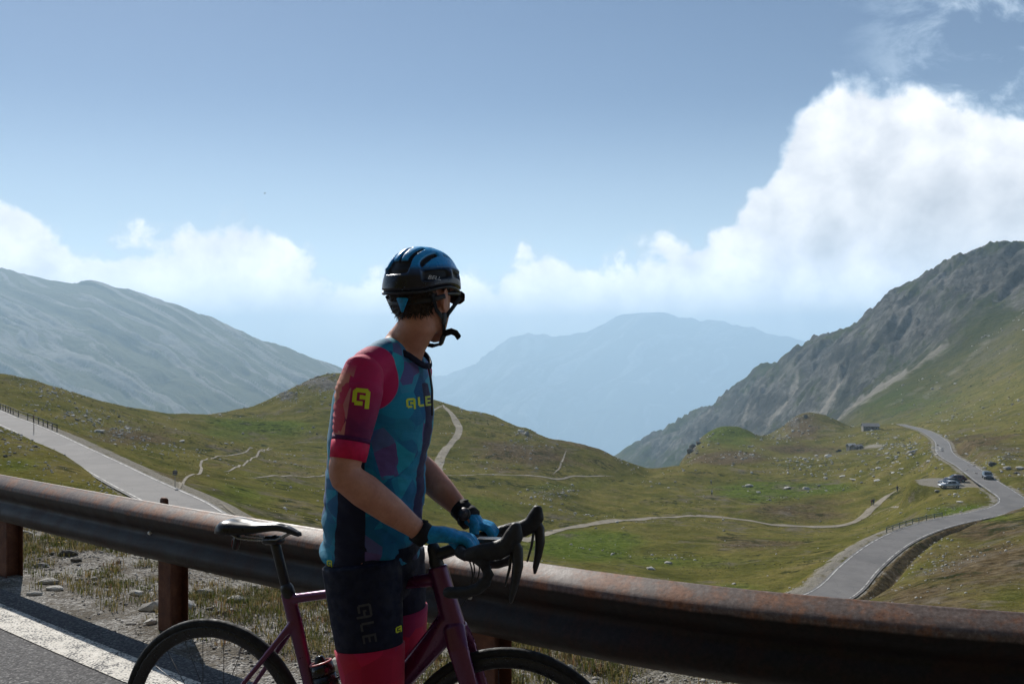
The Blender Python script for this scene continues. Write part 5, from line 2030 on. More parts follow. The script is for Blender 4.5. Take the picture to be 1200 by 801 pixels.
# --- bib shorts
sh = MB()
SHT = [(.98, .556, .124, .166), (.93, .556, .126, .170), (.87, .556, .124, .170)]
sh.loft([V3(s, 0, z) for z, s, a, b_ in reversed(SHT)], [(a, b_) for z, s, a, b_ in reversed(SHT)], (1, 0, 0), 36)
for L in (LEG_R, LEG_L):
    sh.loft([L[0] + V3(0, 0, .02), L[1], L[1].lerp(L[2], .5), L[2] + V3(0, 0, .04)], [(.116, .104), (.105, .094), (.097, .087), (.092, .083)], (1, 0, 0), 28, False)
shme = sh.remesh('shorts', .006, 6)
sv = verts_np(shme)
wr = (fbm(sv[:, 0] * 10, sv[:, 2] * 60 + sv[:, 0] * 25, 3, 811) - .5) * .006 * smooth01(sv[:, 2], .72, .9)
sv[:, 0] += np.where(sv[:, 0] < .55, -wr, wr)
shme.vertices.foreach_set('co', sv.astype(np.float32).ravel())
SH_BVH = bvh_of(shme)
shorts = ppart('shorts', shme, M_NAVY)


def hem_mat(nt, b):
    v = objco(nt)
    z = nt.xyz(v)[2]
    fc = nt.xyz(nt.voro(nt.mapping(v, (1, 1, .8), (.5, .2, .9)), 15.0, out='Color'))[0]
    c = nt.ramp(fc, [(0.0, (0.40, 0.006, 0.040)), (0.35, (0.60, 0.010, 0.070)), (0.6, (0.50, 0.008, 0.035)), (0.85, (0.30, 0.010, 0.085))])
    nt.put(b.inputs['Base Color'], c)
    knit(nt, b, v, 0.2)


M_HEM = material('pink_leg_print', hem_mat)
for L, zt in ((LEG_R, .678), (LEG_L, .735)):
    pth = []
    rad = []
    for z in (zt, zt - .03, zt - .06, .60, .555):
        for k in range(len(L) - 1):
            if L[k].z >= z >= L[k + 1].z:
                t = (L[k].z - z) / (L[k].z - L[k + 1].z)
                pth.append(L[k].lerp(L[k + 1], t))
        rad.append((.1035 + (z - .69) * .12, .0935 + (z - .69) * .11))
    ppart('leg_band', MB().loft(pth, rad, (1, 0, 0), 36, False).mesh('leg_band'), M_HEM, shorts)

# --- gloves, watch
M_GLOVE = speckled('turquoise_glove', (0.012, 0.26, 0.52), 0.35, 70, 0.6, 0, 0.3, bs=0.3)
M_GLOVE_D = speckled('black_glove_cuff', (0.012, 0.012, 0.014), 0.3, 70, 0.7, 0, 0.25)
for (bar, wr_, sgn, fw_) in ((BAR_R, W_R, 1, fwR), (BAR_L, W_L, -1, fwL)):
    g = MB()
    curled_hand(g, bar, sal, sfw, UPV, wr_ + (bar - wr_) * .16 + V3(0, 0, .004), sgn, .0050, 4)
    gme = g.remesh('glove', .0034, 5)
    go_ = ppart('glove', gme, M_GLOVE)
    E_ = E_R if sgn == 1 else E_L
    ar = (wr_ - E_).normalized()
    ppart('wrist_strap', MB().loft([wr_ - ar * .020, wr_ - ar * .002, wr_ + ar * .016], [(.0345, .0315), (.0345, .0305), (.0335, .0285)], (0, 0, 1), 28, False).mesh('c'), M_GLOVE_D, go_)
    ppart('strap_tab', MB().loft([wr_ + V3(-.012, 0, .030), wr_ + V3(.012, 0, .034)], [(.005, .013), (.004, .011)], (0, 0, 1), 12).mesh('c'), M_GLOVE_D, go_)
wa = (W_L - E_L).normalized()
wc = W_L + wa * .020 + V3(0.004, 0, -.004)
watch = ppart('watch', MB().loft([wc - wa * .011, wc + wa * .011], [(.0375, .0335)] * 2, (0, 0, 1), 32, False).mesh('w'), M_GLOVE_D)
wn = (-VIEW - wa * (-VIEW).dot(wa)).normalized()
wf = wc + wn * .036
ppart('watch_case', MB().loft([wf - wn * .006, wf + wn * .006], [.019, .0185], wa, 28, False).mesh('w'), M_BLACK, watch)
ppart('watch_face', MB().loft([wf + wn * .0055, wf + wn * .0072], [.015, .0145], wa, 28, False).mesh('w'), speckled('watch_glass', (0.09, 0.085, 0.10), 0.3, 120, 0.15, 0.3), watch)

# --- shoes
M_SHOE = speckled('white_shoe', (0.55, 0.55, 0.55), 0.1, 40, 0.45)
for L in (LEG_R, LEG_L):
    s = MB()
    b_ = L[-1]
    s.loft([b_ + V3(-.055, 0, -.058), b_ + V3(-.01, 0, -.05), b_ + V3(.06, 0, -.06), b_ + V3(.13, 0, -.073), b_ + V3(.185, 0, -.080)], [(.036, .034), (.046, .040), (.040, .047), (.026, .046), (.014, .030)], (0, 0, 1), 22)
    ppart('shoe', s.remesh('shoe', .005, 5), M_SHOE)
    ppart('sock', MB().loft([b_ + V3(0, 0, -.02), b_ + V3(0, 0, .07)], [(.041, .039), (.042, .040)], (1, 0, 0), 22, False).mesh('s'), M_GLOVE_D)

# --- hair: a close cap with loose curls
M_HAIR = speckled('dark_hair', (0.050, 0.032, 0.021), 0.45, 120, 0.55, 0, 0.4)
hs = MB()
hs.ellipsoid(hp(-.012, 0, .016), (.0795, .0985, .100), HROT, 36, 24)
hme = hs.mesh('hair')
bm = bmesh.new()
bm.from_mesh(hme)
kill = []
for vtx in bm.verts:
    r_ = vtx.co - HC
    f_, s_2, u_2 = r_.dot(HF), r_.dot(HR), r_.dot(HU)
    low = -.060 + max(0, f_ + .03) * 1.1
    if u_2 < low or (f_ > .045 and u_2 < .06) or (abs(s_2) > .055 and -.03 < f_ < .03 and u_2 < .01 and u_2 > -.06 and f_ > -.034):
        kill.append(vtx)
bmesh.ops.delete(bm, geom=kill, context='VERTS')
bm.to_mesh(hme)
bm.free()
hair = ppart('hair', hme, M_HAIR)
rr = random.Random(77)
lk = MB()
for k in range(1500):
    ph = rr.uniform(math.pi * .5, math.pi * 1.5) + rr.gauss(0, .12)      # back half
    u2 = rr.uniform(-.064, .035)
    if -.012 + .0985 * math.cos(ph) > -.034:
        continue
    rad2 = math.sqrt(max(0.05, 1 - ((u2 - .016) / .100) ** 2))
    f2 = -.012 + .0985 * rad2 * math.cos(ph)
    r2 = .0795 * rad2 * math.sin(ph)
    p0 = hp(f2 * .99, r2 * .99, u2)
    nrm = (hp(f2, r2, u2) - hp(-.012, 0, .0)).normalized()
    tang = (HU * -1 + HR * rr.gauss(0, .5) + HF * rr.gauss(0, .3)).normalized()
    L_ = rr.uniform(.008, .017)
    q1 = p0 + tang * L_ * .5 + nrm * rr.uniform(.002, .006)
    q2 = p0 + tang * L_ + nrm * rr.uniform(-.001, .008) + HR * rr.gauss(0, .004)
    w_ = tang.cross(nrm).normalized() * rr.uniform(.0010, .0022)
    lk.add([p0 - w_, p0 + w_, q1 + w_, q1 - w_, q2], [(0, 1, 2, 3), (3, 2, 4)])
ppart('hair_strands', lk.mesh('strands'), M_HAIR, hair)

# --- sunglasses
sg_ = MB()
sg_.loft([hp(.104, -.030, .012), hp(.112, 0, .014), hp(.104, .030, .012)], [(.004, .003)] * 3, HU, 8)
gl = ppart('sunglasses', sg_.mesh('sunglasses'), M_BLACK)
for s2 in (-1, 1):
    ppart('temple', MB().loft([hp(.100, s2 * .060, .014), hp(.06, s2 * .079, .012), hp(.0, s2 * .082, .006)], [(.005, .002)] * 3, HU, 8).mesh('temple'), M_BLACK, gl)
for s2 in (-1, 1):
    g = MB()
    pts_ = [hp(.112 - .30 * (a * a), s2 * (.008 + a), 0.006) for a in (0, .015, .03, .045, .058)]
    g.loft(pts_, [(.012, .0012), (.019, .0014), (.021, .0014), (.019, .0014), (.011, .0012)], HU, 16)
    ppart('lens', g.mesh('lens'), speckled('dark_lens', (0.01, 0.01, 0.012), 0.1, 20, 0.08, 0.0, 0.8), gl)

# --- helmet
def helmet():
    NU, NV = 220, 70
    a_, b_, c_ = .1300, .1010, .110
    V, AT = [], []
    base = hp(-.006, 0, .032)
    slots = []
    for lc, w2, segs in ((0.0, .075, ((-.86, -.42), (-.30, .30), (.44, .84))), (.36, .07, ((-.80, -.30), (-.16, .38), (.50, .80))), (-.36, .07, ((-.80, -.30), (-.16, .38), (.50, .80))),
                         (.68, .06, ((-.66, -.12), (.02, .50))), (-.68, .06, ((-.66, -.12), (.02, .50)))):
        for (x0, x1) in segs:
            slots.append((lc, w2, x0, x1))
    for j in range(NV + 1):
        t = j / NV
        ph = t * math.pi / 2
        for i in range(NU):
            th = 2 * math.pi * i / NU
            ch = math.cos(ph) ** .80
            x = math.cos(th) * ch
            y = math.sin(th) * ch
            # waist line slopes: lower behind the ears, raised at the brow
            zz = math.sin(ph) ** .95
            low = -.020 + .012 * math.cos(th) - .016 * (abs(math.sin(th)) ** 6) * -1.0
            z = low + (c_ - low) * zz
            d = 0.0
            if t > .24:
                for (lc, w2, x0, x1) in slots:
                    k = max(0, 1 - abs((y - lc * (1 - .25 * x * x)) / w2) ** 2.5)
                    xm = (x - (x0 + x1) / 2) / ((x1 - x0) / 2)
                    k *= max(0, 1 - abs(xm) ** 3)
                    d = max(d, min(1, k * 2.4))
            # side openings above the rim and the big exhaust at the back
            sx = max(0, 1 - abs((x + .30) / .38) ** 3) * max(0, 1 - abs((t - .19) / .085) ** 2.5) * (abs(y) > .4)
            sx2 = max(0, 1 - abs((x - .42) / .26) ** 3) * max(0, 1 - abs((t - .20) / .07) ** 2.5) * (abs(y) > .35)
            bx = max(0, 1 - abs(y / .42) ** 4) * max(0, 1 - abs((t - .33) / .12) ** 2.5) * (x < -.5)
            d = max(d, min(1, sx * 2.2), min(1, sx2 * 2.2), min(1, bx * 2.2))
            rib_ = .004 * math.cos(th * 2) * 0 + .0035 * math.exp(-((t - .30) / .03) ** 2)
            sc = 1 - d * .115
            rim_in = -.006 if t < .02 else 0
            P_ = base + HF * ((a_ + rib_ + rim_in) * x * sc) + HR * ((b_ + rib_ + rim_in) * y * sc) + HU * (z if d == 0 else (z * (1 - d * .085)))
            V.append(P_)
            AT.append((d, t))
    Q = []
    for j in range(NV):
        for i in range(NU):
            i2 = (i + 1) % NU
            Q.append((j * NU + i, j * NU + i2, (j + 1) * NU + i2, (j + 1) * NU + i))
    me = mesh_np('helmet', np.array([tuple(p) for p in V]), np.array(Q))
    fix_normals(me)
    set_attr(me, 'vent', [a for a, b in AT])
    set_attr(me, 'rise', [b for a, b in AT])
    return me


def helmet_mat(nt, b):
    r = nt.attr('rise')
    vt = nt.attr('vent')
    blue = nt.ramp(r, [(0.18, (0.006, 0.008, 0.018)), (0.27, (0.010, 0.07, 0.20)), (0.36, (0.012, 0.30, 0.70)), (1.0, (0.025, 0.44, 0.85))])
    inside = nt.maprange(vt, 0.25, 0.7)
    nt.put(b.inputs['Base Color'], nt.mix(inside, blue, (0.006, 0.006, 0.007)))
    nt.put(b.inputs['Roughness'], nt.math('MULTIPLY_ADD', inside, 0.4, nt.maprange(nt.noise(objco(nt), 30.0, 3.0), 0.3, 0.7, 0.22, 0.36)))
    b.inputs['Coat Weight'].default_value = 0.1


hm_me = helmet()
HM_BVH = bvh_of(hm_me)
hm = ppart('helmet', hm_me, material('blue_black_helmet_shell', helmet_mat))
sm_ = hm.modifiers.new('s', 'SOLIDIFY')
sm_.thickness = .010
sm_.offset = -1
rm_ = MB()
rim_path = []
for k in range(65):
    th = 2 * math.pi * k / 64
    x, y = math.cos(th), math.sin(th)
    low = -.020 + .012 * math.cos(th) + .016 * (abs(math.sin(th)) ** 6)
    rim_path.append(hp(-.006, 0, .032) + HF * (.1245 * x) + HR * (.0955 * y) + HU * (low - .004))
ppart('helmet_rim', rm_.loft(rim_path, [(.0045, .005)] * 65, HU, 10, False).mesh('rim'), M_BLACK, hm)
# fit dial at the nape
ppart('fit_dial', MB().loft([hp(-.112, .020, -.018), hp(-.108, .018, -.052)], [(.004, .022), (.004, .004)], HF, 14).mesh('dial'), M_GLOVE, hm)
ppart('fit_band', MB().loft([hp(-.02, .098, -.004), hp(-.07, .070, -.020), hp(-.106, .018, -.030), hp(-.106, -.018, -.030), hp(-.07, -.070, -.020), hp(-.02, -.098, -.004)], [(.007, .002)] * 6, HU, 8).mesh('band'), M_BLACK, hm)
for s2 in (-1, 1):
    st = MB()
    bk = hp(.010, s2 * .074, -.066)
    for p_ in ((hp(.055, s2 * .094, .0), hp(.030, s2 * .084, -.036)), (hp(-.060, s2 * .086, -.002), hp(-.034, s2 * .080, -.044))):
        st.loft([p_[0], p_[1], bk], [(.0012, .0075)] * 3, HR, 8)
    st.loft([bk, hp(.030, s2 * .058, -.108), hp(.050, s2 * .030, -.136), hp(.056, 0, -.140)], [(.0016, .0078)] * 4, HR, 8)
    st_o = ppart('chin_strap', st.mesh('strap'), M_GLOVE_D, hm)
    if s2 == 1:
        ppart('strap_slider', MB().loft([bk + HU * .014, bk - HU * .012], [(.005, .012), (.005, .010)], HR, 12).mesh('s'), M_BLACK, hm)
ppart('buckle', MB().loft([hp(.034, .055, -.112), hp(.046, .036, -.134)], [(.006, .012), (.006, .011)], HR, 12).mesh('b'), M_BLACK, hm)
tail0 = hp(.030, .060, -.106)
ppart('strap_tail', MB().loft([tail0, tail0 + V3(.022, .0, .006), tail0 + V3(.037, -.003, .001), tail0 + V3(.048, -.006, -.012)], [(.0095, .0028)] * 4, (0, 0, 1), 10).mesh('t'), M_GLOVE_D, hm)

# --- prints: flat lettering laid on cloth and shell
def rects_to_print(name, rects, origin, ux, uy, bvh, direction, mat, parent, off=.0012, cell=.004):
    """axis-aligned strokes (x0,y0,x1,y1) laid onto a surface along a direction"""
    V, Fq = [], []
    for (x0, y0, x1, y1) in rects:
        nx = max(1, int(abs(x1 - x0) / cell))
        ny = max(1, int(abs(y1 - y0) / cell))
        ids = {}
        for i in range(nx + 1):
            for j in range(ny + 1):
                p = origin + ux * (x0 + (x1 - x0) * i / nx) + uy * (y0 + (y1 - y0) * j / ny)
                h = bvh.ray_cast(p - direction * .35, direction)
                if h[0] is not None:
                    ids[i, j] = len(V)
                    nrm = h[1] if h[1].dot(direction) < 0 else -h[1]
                    V.append(h[0] + nrm * off)
        for i in range(nx):
            for j in range(ny):
                q = [(i, j), (i + 1, j), (i + 1, j + 1), (i, j + 1)]
                if all(k in ids for k in q):
                    Fq.append(tuple(ids[k] for k in q))
    me = bpy.data.meshes.new(name)
    me.from_pydata([tuple(v) for v in V], [], Fq)
    me.update()
    if not len(Fq):
        print('EMPTY PRINT', name)
    return ppart(name, me, mat, parent)


def sq_a(x, y, s, w):
    """rounded-square letter a with a hole and a tail"""
    c = w * .6
    return [(x + c, y + s - w, x + s - c, y + s), (x + c * .5, y + s - w * 1.3, x + c, y + s - w * .3), (x + s - c, y + s - w * 1.3, x + s - c * .5, y + s - w * .3), (x, y + c, x + w, y + s - c), (x + c, y, x + s * .62, y + w), (x + s - w, y - s * .16, x + s, y + s - c),
            (x + s * .42, y + s * .36, x + s - w, y + s * .36 + w * .95), (x + s * .42, y + s * .36, x + s * .42 + w * .8, y + s * .62)]


def let_l(x, y, s, w):
    return [(x, y + w * .6, x + w, y + s), (x + w * .5, y, x + s * .62, y + w)]


def let_e(x, y, s, w):
    return [(x, y, x + w, y + s), (x, y, x + s * .62, y + w * .9), (x, y + s / 2 - w * .42, x + s * .56, y + s / 2 + w * .42), (x, y + s - w * .9, x + s * .62, y + s)]


M_YEL = speckled('neon_yellow_print', (0.62, 0.68, 0.02), 0.08, 60, 0.6)
M_GREY = speckled('grey_print', (0.035, 0.036, 0.042), 0.1, 60, 0.5)
M_WHITE = speckled('white_print', (0.75, 0.75, 0.75), 0.05, 60, 0.5)
camx = (BF.to_3x3().inverted() @ Vector((1, 0, 0)))
camz = V3(0, 0, 1)
tilt = lambda a: (camx * math.cos(a) + camz * math.sin(a), camz * math.cos(a) - camx * math.sin(a))
ux, uy = tilt(-.10)
rects_to_print('sleeve_emblem', sq_a(-.024, -.022, .046, .0115), loc_at(424, 465, 2.70), ux, uy, SLV_BVH, VIEW, M_YEL, None)
ux, uy = tilt(.06)
o_ = loc_at(476, 478, 2.80)
rects_to_print('chest_lettering', sq_a(0, 0, .027, .0062) + let_l(.034, 0, .028, .0062) + let_e(.056, 0, .028, .0062), o_, ux, uy, JER_BVH, VIEW, M_YEL, jersey)
# thigh lettering reads downwards
ux, uy = tilt(-math.pi / 2 + .17)
o_ = loc_at(424, 702, 2.80)
rects_to_print('thigh_lettering', sq_a(0, -.012, .038, .0065) + let_l(.050, -.012, .038, .0065) + let_e(.084, -.012, .038, .0065), o_, ux, uy, SH_BVH, VIEW, M_GREY, shorts, .0016)
ux, uy = tilt(.05)
rects_to_print('hem_emblem', sq_a(-.007, -.010, .017, .0038), loc_at(466, 737, 2.78), ux, uy, SH_BVH, VIEW, M_YEL, shorts, .0018, .003)
rects_to_print('pocket_emblem', sq_a(-.008, -.008, .015, .0032), loc_at(388, 655, 2.85), ux, uy, JER_BVH, VIEW, M_YEL, jersey, .0018, .003)
cu = bpy.data.curves.new('t', 'FONT')
cu.body = 'BELL'
cu.size = .0165
cu.shear = .25
cu.align_x = 'CENTER'
cu.resolution_u = 3
to = bpy.data.objects.new('t', cu)
COL.objects.link(to)
tme = bpy.data.meshes.new_from_object(to.evaluated_get(bpy.context.evaluated_depsgraph_get()))
bpy.data.objects.remove(to)
ux, uy = tilt(-.08)
o_ = loc_at(509, 327, 2.78)
bad = False
for vtx in tme.vertices:
    p = o_ + ux * (vtx.co.x * 1.12) + uy * vtx.co.y
    h = HM_BVH.ray_cast(p - VIEW * .35, VIEW)
    if h[0] is None:
        bad = True
        continue
    vtx.co = h[0] - VIEW * .0016
print('BELL', bad)
tme.name = 'helmet_lettering'
ppart('helmet_lettering', tme, M_WHITE, hm, False)

# ------------------------------------------------------------------ things down in the valley
def seat(o, x, y, sink=0.0, rz=None):
    z = ground(x, y)
    o.location = (x, y, z - sink)
    if rz is not None:
        o.rotation_euler = (0, 0, rz)


# ---- cars
def car_paint(name, col, metal=0.3):
    return speckled(name, col, 0.06, 8, 0.28, metal, 0.5, 0.6, 0.02)


M_GLASS = speckled('car_glass', (0.012, 0.014, 0.016), 0.1, 5, 0.07, 0.0, 0.8)
M_TYRE = speckled('car_tyre', (0.014, 0.014, 0.014), 0.2, 20, 0.8)
M_ALLOY = speckled('alloy_wheel', (0.35, 0.35, 0.36), 0.1, 20, 0.35, 0.8)
M_LAMPW = speckled('headlamp_glass', (0.6, 0.6, 0.62), 0.1, 20, 0.12)
M_LAMPR = speckled('tail_lamp_red', (0.30, 0.012, 0.010), 0.1, 20, 0.2)


def make_car(paint, label, group=None):
    L, W, H = 4.25, 1.78, 1.48
    root = empty('parked_car', (0, 0, 0), label, 'car', group)
    # body: cross sections along the length (x ahead)
    secs = [(-2.12, .42, .66, .74), (-2.05, .36, .86, .84), (-1.75, .28, .96, .88), (-1.2, .24, .99, .89), (0, .22, .98, .89), (.8, .24, .97, .89), (1.2, .26, .93, .88), (1.7, .28, .82, .86), (2.02, .34, .72, .78), (2.12, .42, .60, .66)]
    n = 20
    V, Fq = [], []
    for (x, z0, z1, hw) in secs:
        for k in range(n):
            a = 2 * math.pi * k / n
            c, s = math.cos(a), math.sin(a)
            c = math.copysign(abs(c) ** .5, c)
            s = math.copysign(abs(s) ** .5, s)
            V.append((x, hw * c, (z0 + z1) / 2 + (z1 - z0) / 2 * s))
    for i in range(len(secs) - 1):
        for k in range(n):
            Fq.append((i * n + k, i * n + (k + 1) % n, (i + 1) * n + (k + 1) % n, (i + 1) * n + k))
    Fq += [tuple(range(n)), tuple(range((len(secs) - 1) * n, len(secs) * n))]
    mb = MB()
    mb.add(V, Fq)
    mb.build('body', paint, root)
    # cabin: roof with pillars, glass set in
    roofl = [(-1.75, .95), (-1.45, 1.36), (-1.0, 1.45), (-.2, 1.48), (.25, 1.43), (1.15, .95)]
    mb = MB()
    V, Fq = [], []
    for (x, z) in roofl:
        hw = .86 - (z - .92) * .38
        V += [(x, -hw, z), (x, hw, z)]
    for i in range(len(roofl) - 1):
        Fq.append((2 * i, 2 * i + 1, 2 * i + 3, 2 * i + 2))
    Fq.append(tuple(2 * i for i in range(len(roofl))))
    Fq.append(tuple(reversed([2 * i + 1 for i in range(len(roofl))])))
    Fq.append((0, 2 * len(roofl) - 2, 2 * len(roofl) - 1, 1))
    mb.add(V, Fq)
    cab = mb.build('cabin', paint, root, False)
    bvl = cab.modifiers.new('b', 'BEVEL')
    bvl.width = .06
    bvl.segments = 2

    def pane(name, pts):
        q = MB()
        c = sum((Vector(p) for p in pts), Vector()) / len(pts)
        nrm = (Vector(pts[1]) - Vector(pts[0])).cross(Vector(pts[2]) - Vector(pts[0])).normalized()
        if nrm.dot(c - Vector((0, 0, .9))) < 0:
            nrm = -nrm
        a = [Vector(p) + nrm * .012 for p in pts]
        b_ = [Vector(p) - nrm * .02 for p in pts]
        m_ = len(pts)
        q.add(a + b_, [tuple(range(m_)), tuple(range(2 * m_ - 1, m_ - 1, -1))] + [(i, (i + 1) % m_, m_ + (i + 1) % m_, m_ + i) for i in range(m_)])
        q.build(name, M_GLASS, root, False)

    def hwz(z):
        return .86 - (z - .92) * .38

    pane('windscreen', [(1.06, -.72, 1.0), (1.06, .72, 1.0), (.33, .60, 1.39), (.33, -.60, 1.39)])
    pane('rear_window', [(-1.72, .70, 1.0), (-1.72, -.70, 1.0), (-1.48, -.60, 1.33), (-1.48, .60, 1.33)])
    for sg in (-1, 1):
        pane('side_window', [(-.10, sg * hwz(1.0), 1.0), (.88, sg * hwz(1.0), 1.0), (.24, sg * hwz(1.37), 1.37), (-.10, sg * hwz(1.39), 1.39)])
        pane('side_window', [(-1.05, sg * hwz(1.0), 1.0), (-.18, sg * hwz(1.0), 1.0), (-.18, sg * hwz(1.39), 1.39), (-1.0, sg * hwz(1.37), 1.37)])
        MB().loft([(.80, sg * .90, 1.02), (.80, sg * 1.0, 1.04)], [(.07, .05)] * 2, (0, 0, 1), 10).build('door_mirror', paint, root)
        MB().loft([(2.03, sg * .52, .66), (1.95, sg * .74, .70)], [(.07, .06), (.06, .06)], (0, 0, 1), 10).build('headlight', M_LAMPW, root)
        MB().loft([(-2.04, sg * .55, .78), (-1.98, sg * .76, .80)], [(.08, .05), (.08, .05)], (0, 0, 1), 10).build('tail_light', M_LAMPR, root)
        for x in (-1.30, 1.32):
            wl = MB().ring((x, sg * .80, .32), (0, 1, 0), .25, [(-.07, -.09), (.05, -.10), (.07, -.07), (.07, .07), (.05, .10), (-.07, .09)], 20).build('tyre', M_TYRE, root)
            r_ = MB().loft([(x, sg * .74, .32), (x, sg * .885, .32)], [.19, .17], (0, 0, 1), 16, False)
            r_.build('rim', M_ALLOY, wl)
    return root


def repaint(o, paint, old):
    for ch in o.children:
        if ch.data.materials and ch.data.materials[0] == old:
            ch.data = ch.data.copy()
            ch.data.materials[0] = paint


PAINT_SILVER = car_paint('silver_paint', (0.50, 0.52, 0.54), 0.5)
PAINT_BLACK = car_paint('black_paint', (0.012, 0.012, 0.014), 0.2)
PAINT_MAROON = car_paint('maroon_paint', (0.085, 0.010, 0.018), 0.2)
PAINT_BLUE = car_paint('slate_blue_paint', (0.055, 0.065, 0.085), 0.4)
GC = 'cars parked on the gravel beside the bend'
car1 = make_car(PAINT_SILVER, 'silver car parked nearest on the gravel beside the valley road', GC)
pc = at(1112.5, 571, 200)
seat(car1, pc.x, pc.y, 0.0, math.pi + .08)
car2 = copy_tree(car1)
repaint(car2, PAINT_BLACK, PAINT_SILVER)
car2['label'] = 'black car parked between the silver and the maroon car'
seat(car2, at(1112.5, 565, 204.2).x, 204.2, 0.0, math.pi + .04)
car3 = copy_tree(car1)
repaint(car3, PAINT_MAROON, PAINT_SILVER)
car3['label'] = 'maroon car parked behind the black car next to the road'
seat(car3, at(1120, 561, 209).x, 209, 0.0, math.pi - .15)
car4 = copy_tree(car1)
repaint(car4, PAINT_BLUE, PAINT_SILVER)
car4.name = 'driving_car'
car4['label'] = 'dark slate car driving along the valley road past the parked cars'
del car4['group']
ri = min(range(len(road_np)), key=lambda i: abs(uv_of(road_np[i])[0] - 1153) + abs(uv_of(road_np[i])[1] - 561) * 2)
tv = Vector(road_np[ri + 1]) - Vector(road_np[ri - 1])
rn_ = Vector((tv.y, -tv.x, 0)).normalized()
pcar = Vector(road_np[ri]) + rn_ * 0.9
car4.location = (pcar.x, pcar.y, pcar.z + .01)
car4.rotation_euler = (0, 0, math.atan2(tv.y, tv.x) + math.pi)

# ---- hikers
M_FLESH = speckled('hiker_skin', (0.42, 0.23, 0.16), 0.1, 8, 0.6)


def make_hiker(shirt, trousers, pack, label, stride=.22):
    root = empty('person', (0, 0, 0), label, 'person')
    b_ = MB()
    b_.loft([(0, 0, .86), (0, 0, 1.05), (0.01, 0, 1.30), (0.015, 0, 1.44)], [(.10, .15), (.095, .135), (.11, .17), (.07, .12)], (1, 0, 0), 14)
    b_.loft([(0.015, 0, 1.42), (.03, 0, 1.56)], [.055, .052], (1, 0, 0), 10)
    b_.ellipsoid((.035, 0, 1.64), (.095, .076, .115), None, 14, 10)
    b_.ellipsoid((.135, 0, 1.62), (.018, .014, .02), None, 8, 6)
    for sg in (-1, 1):
        b_.loft([(.01, sg * .18, 1.40), (-.03 * sg, sg * .23, 1.14), (.12 * sg + .05, sg * .22, .93)], [.046, .040, .028], (1, 0, 0), 10)
        b_.ellipsoid((.12 * sg + .07, sg * .22, .87), (.03, .022, .05), None, 8, 6)
        b_.loft([(0, sg * .085, .90), (sg * stride * .55 + .03, sg * .09, .50), (sg * stride, sg * .09, .09)], [.085, .058, .042], (1, 0, 0), 12)
        b_.loft([(sg * stride - .03, sg * .09, .045), (sg * stride + .16, sg * .10, .035)], [(.045, .045), (.028, .04)], (0, 0, 1), 10)
    link('body', b_.remesh('body', .022, 3), M_FLESH, root)
    s = MB()
    s.loft([(0, 0, .93), (0, 0, 1.05), (0.01, 0, 1.30), (0.015, 0, 1.45)], [(.115, .165), (.11, .15), (.125, .185), (.075, .13)], (1, 0, 0), 16)
    for sg in (-1, 1):
        s.loft([(.01, sg * .18, 1.40), (-.03 * sg, sg * .228, 1.17)], [.060, .052], (1, 0, 0), 10)
    link('shirt', s.remesh('shirt', .022, 2), shirt, root)
    t = MB()
    t.loft([(0, 0, .84), (0, 0, .97)], [(.115, .162), (.115, .16)], (1, 0, 0), 14)
    for sg in (-1, 1):
        t.loft([(0, sg * .085, .90), (sg * stride * .55 + .03, sg * .09, .50), (sg * stride * .95, sg * .09, .16)], [.098, .070, .056], (1, 0, 0), 12)
    link('trousers', t.remesh('trousers', .022, 2), trousers, root)
    h = MB()
    h.ellipsoid((.022, 0, 1.675), (.100, .082, .095), None, 14, 8)
    h.build('hair', speckled('hiker_hair', (0.03, 0.02, 0.014), 0.3, 20, 0.6), root)
    if pack is not None:
        p_ = MB()
        p_.loft([(-.19, 0, 1.0), (-.22, 0, 1.2), (-.18, 0, 1.44)], [(.09, .14), (.11, .16), (.07, .12)], (1, 0, 0), 12)
        p_.build('backpack', pack, root)
    return root


M_CLN = speckled('dark_cloth', (0.025, 0.028, 0.05), 0.2, 20, 0.8)
M_CLW = speckled('white_cloth', (0.62, 0.62, 0.60), 0.1, 20, 0.8)
M_CLR = speckled('red_pack', (0.20, 0.05, 0.06), 0.1, 20, 0.8)
M_CLG = speckled('grey_cloth', (0.10, 0.10, 0.11), 0.1, 20, 0.8)
hk = [((1021.8, 592.5), M_CLN, M_CLG, M_CLR, 'hiker in dark shirt with red backpack, left of the pair on the gravel path', .8),
      ((1024.0, 592), M_CLG, M_CLN, M_CLN, 'hiker in grey shirt with dark backpack, right of the pair on the gravel path', .8),
      ((1051.6, 576.5), M_CLN, M_CLN, M_CLG, 'lone hiker in dark clothes further up the gravel path', .7),
      ((833.4, 567.5), M_CLW, M_CLG, None, 'walker in white top and grey trousers on the meadow, upper of two', 1.2),
      ((834.2, 580.5), M_CLW, M_CLN, None, 'walker in white top and dark trousers on the meadow, lower of two', 1.4)]
for (uv, a, b_, c, lab, rz) in hk:
    h_ = hit(*uv)
    if h_ is None:
        continue
    o = make_hiker(a, b_, c, lab)
    o['group'] = 'hikers in the valley'
    seat(o, h_.x, h_.y, .02, rz)

# ---- stone huts
def wall_mat(nt, b):
    v = objco(nt)
    st = nt.voro(nt.mapping(v, (1, 1, 2.2)), 2.2, out='Color')
    dj = nt.voro(nt.mapping(v, (1, 1, 2.2)), 2.2, feature='DISTANCE_TO_EDGE')
    c = nt.ramp(nt.xyz(st)[0], [(0, (0.10, 0.095, 0.088)), (0.6, (0.22, 0.21, 0.19)), (1, (0.34, 0.32, 0.29))])
    nt.put(b.inputs['Base Color'], nt.mix(nt.maprange(dj, 0.0, 0.05), (0.05, 0.045, 0.04), c))
    b.inputs['Roughness'].default_value = 0.95
    bump(nt, b, nt.maprange(dj, 0, 0.08), 0.8, 0.05)


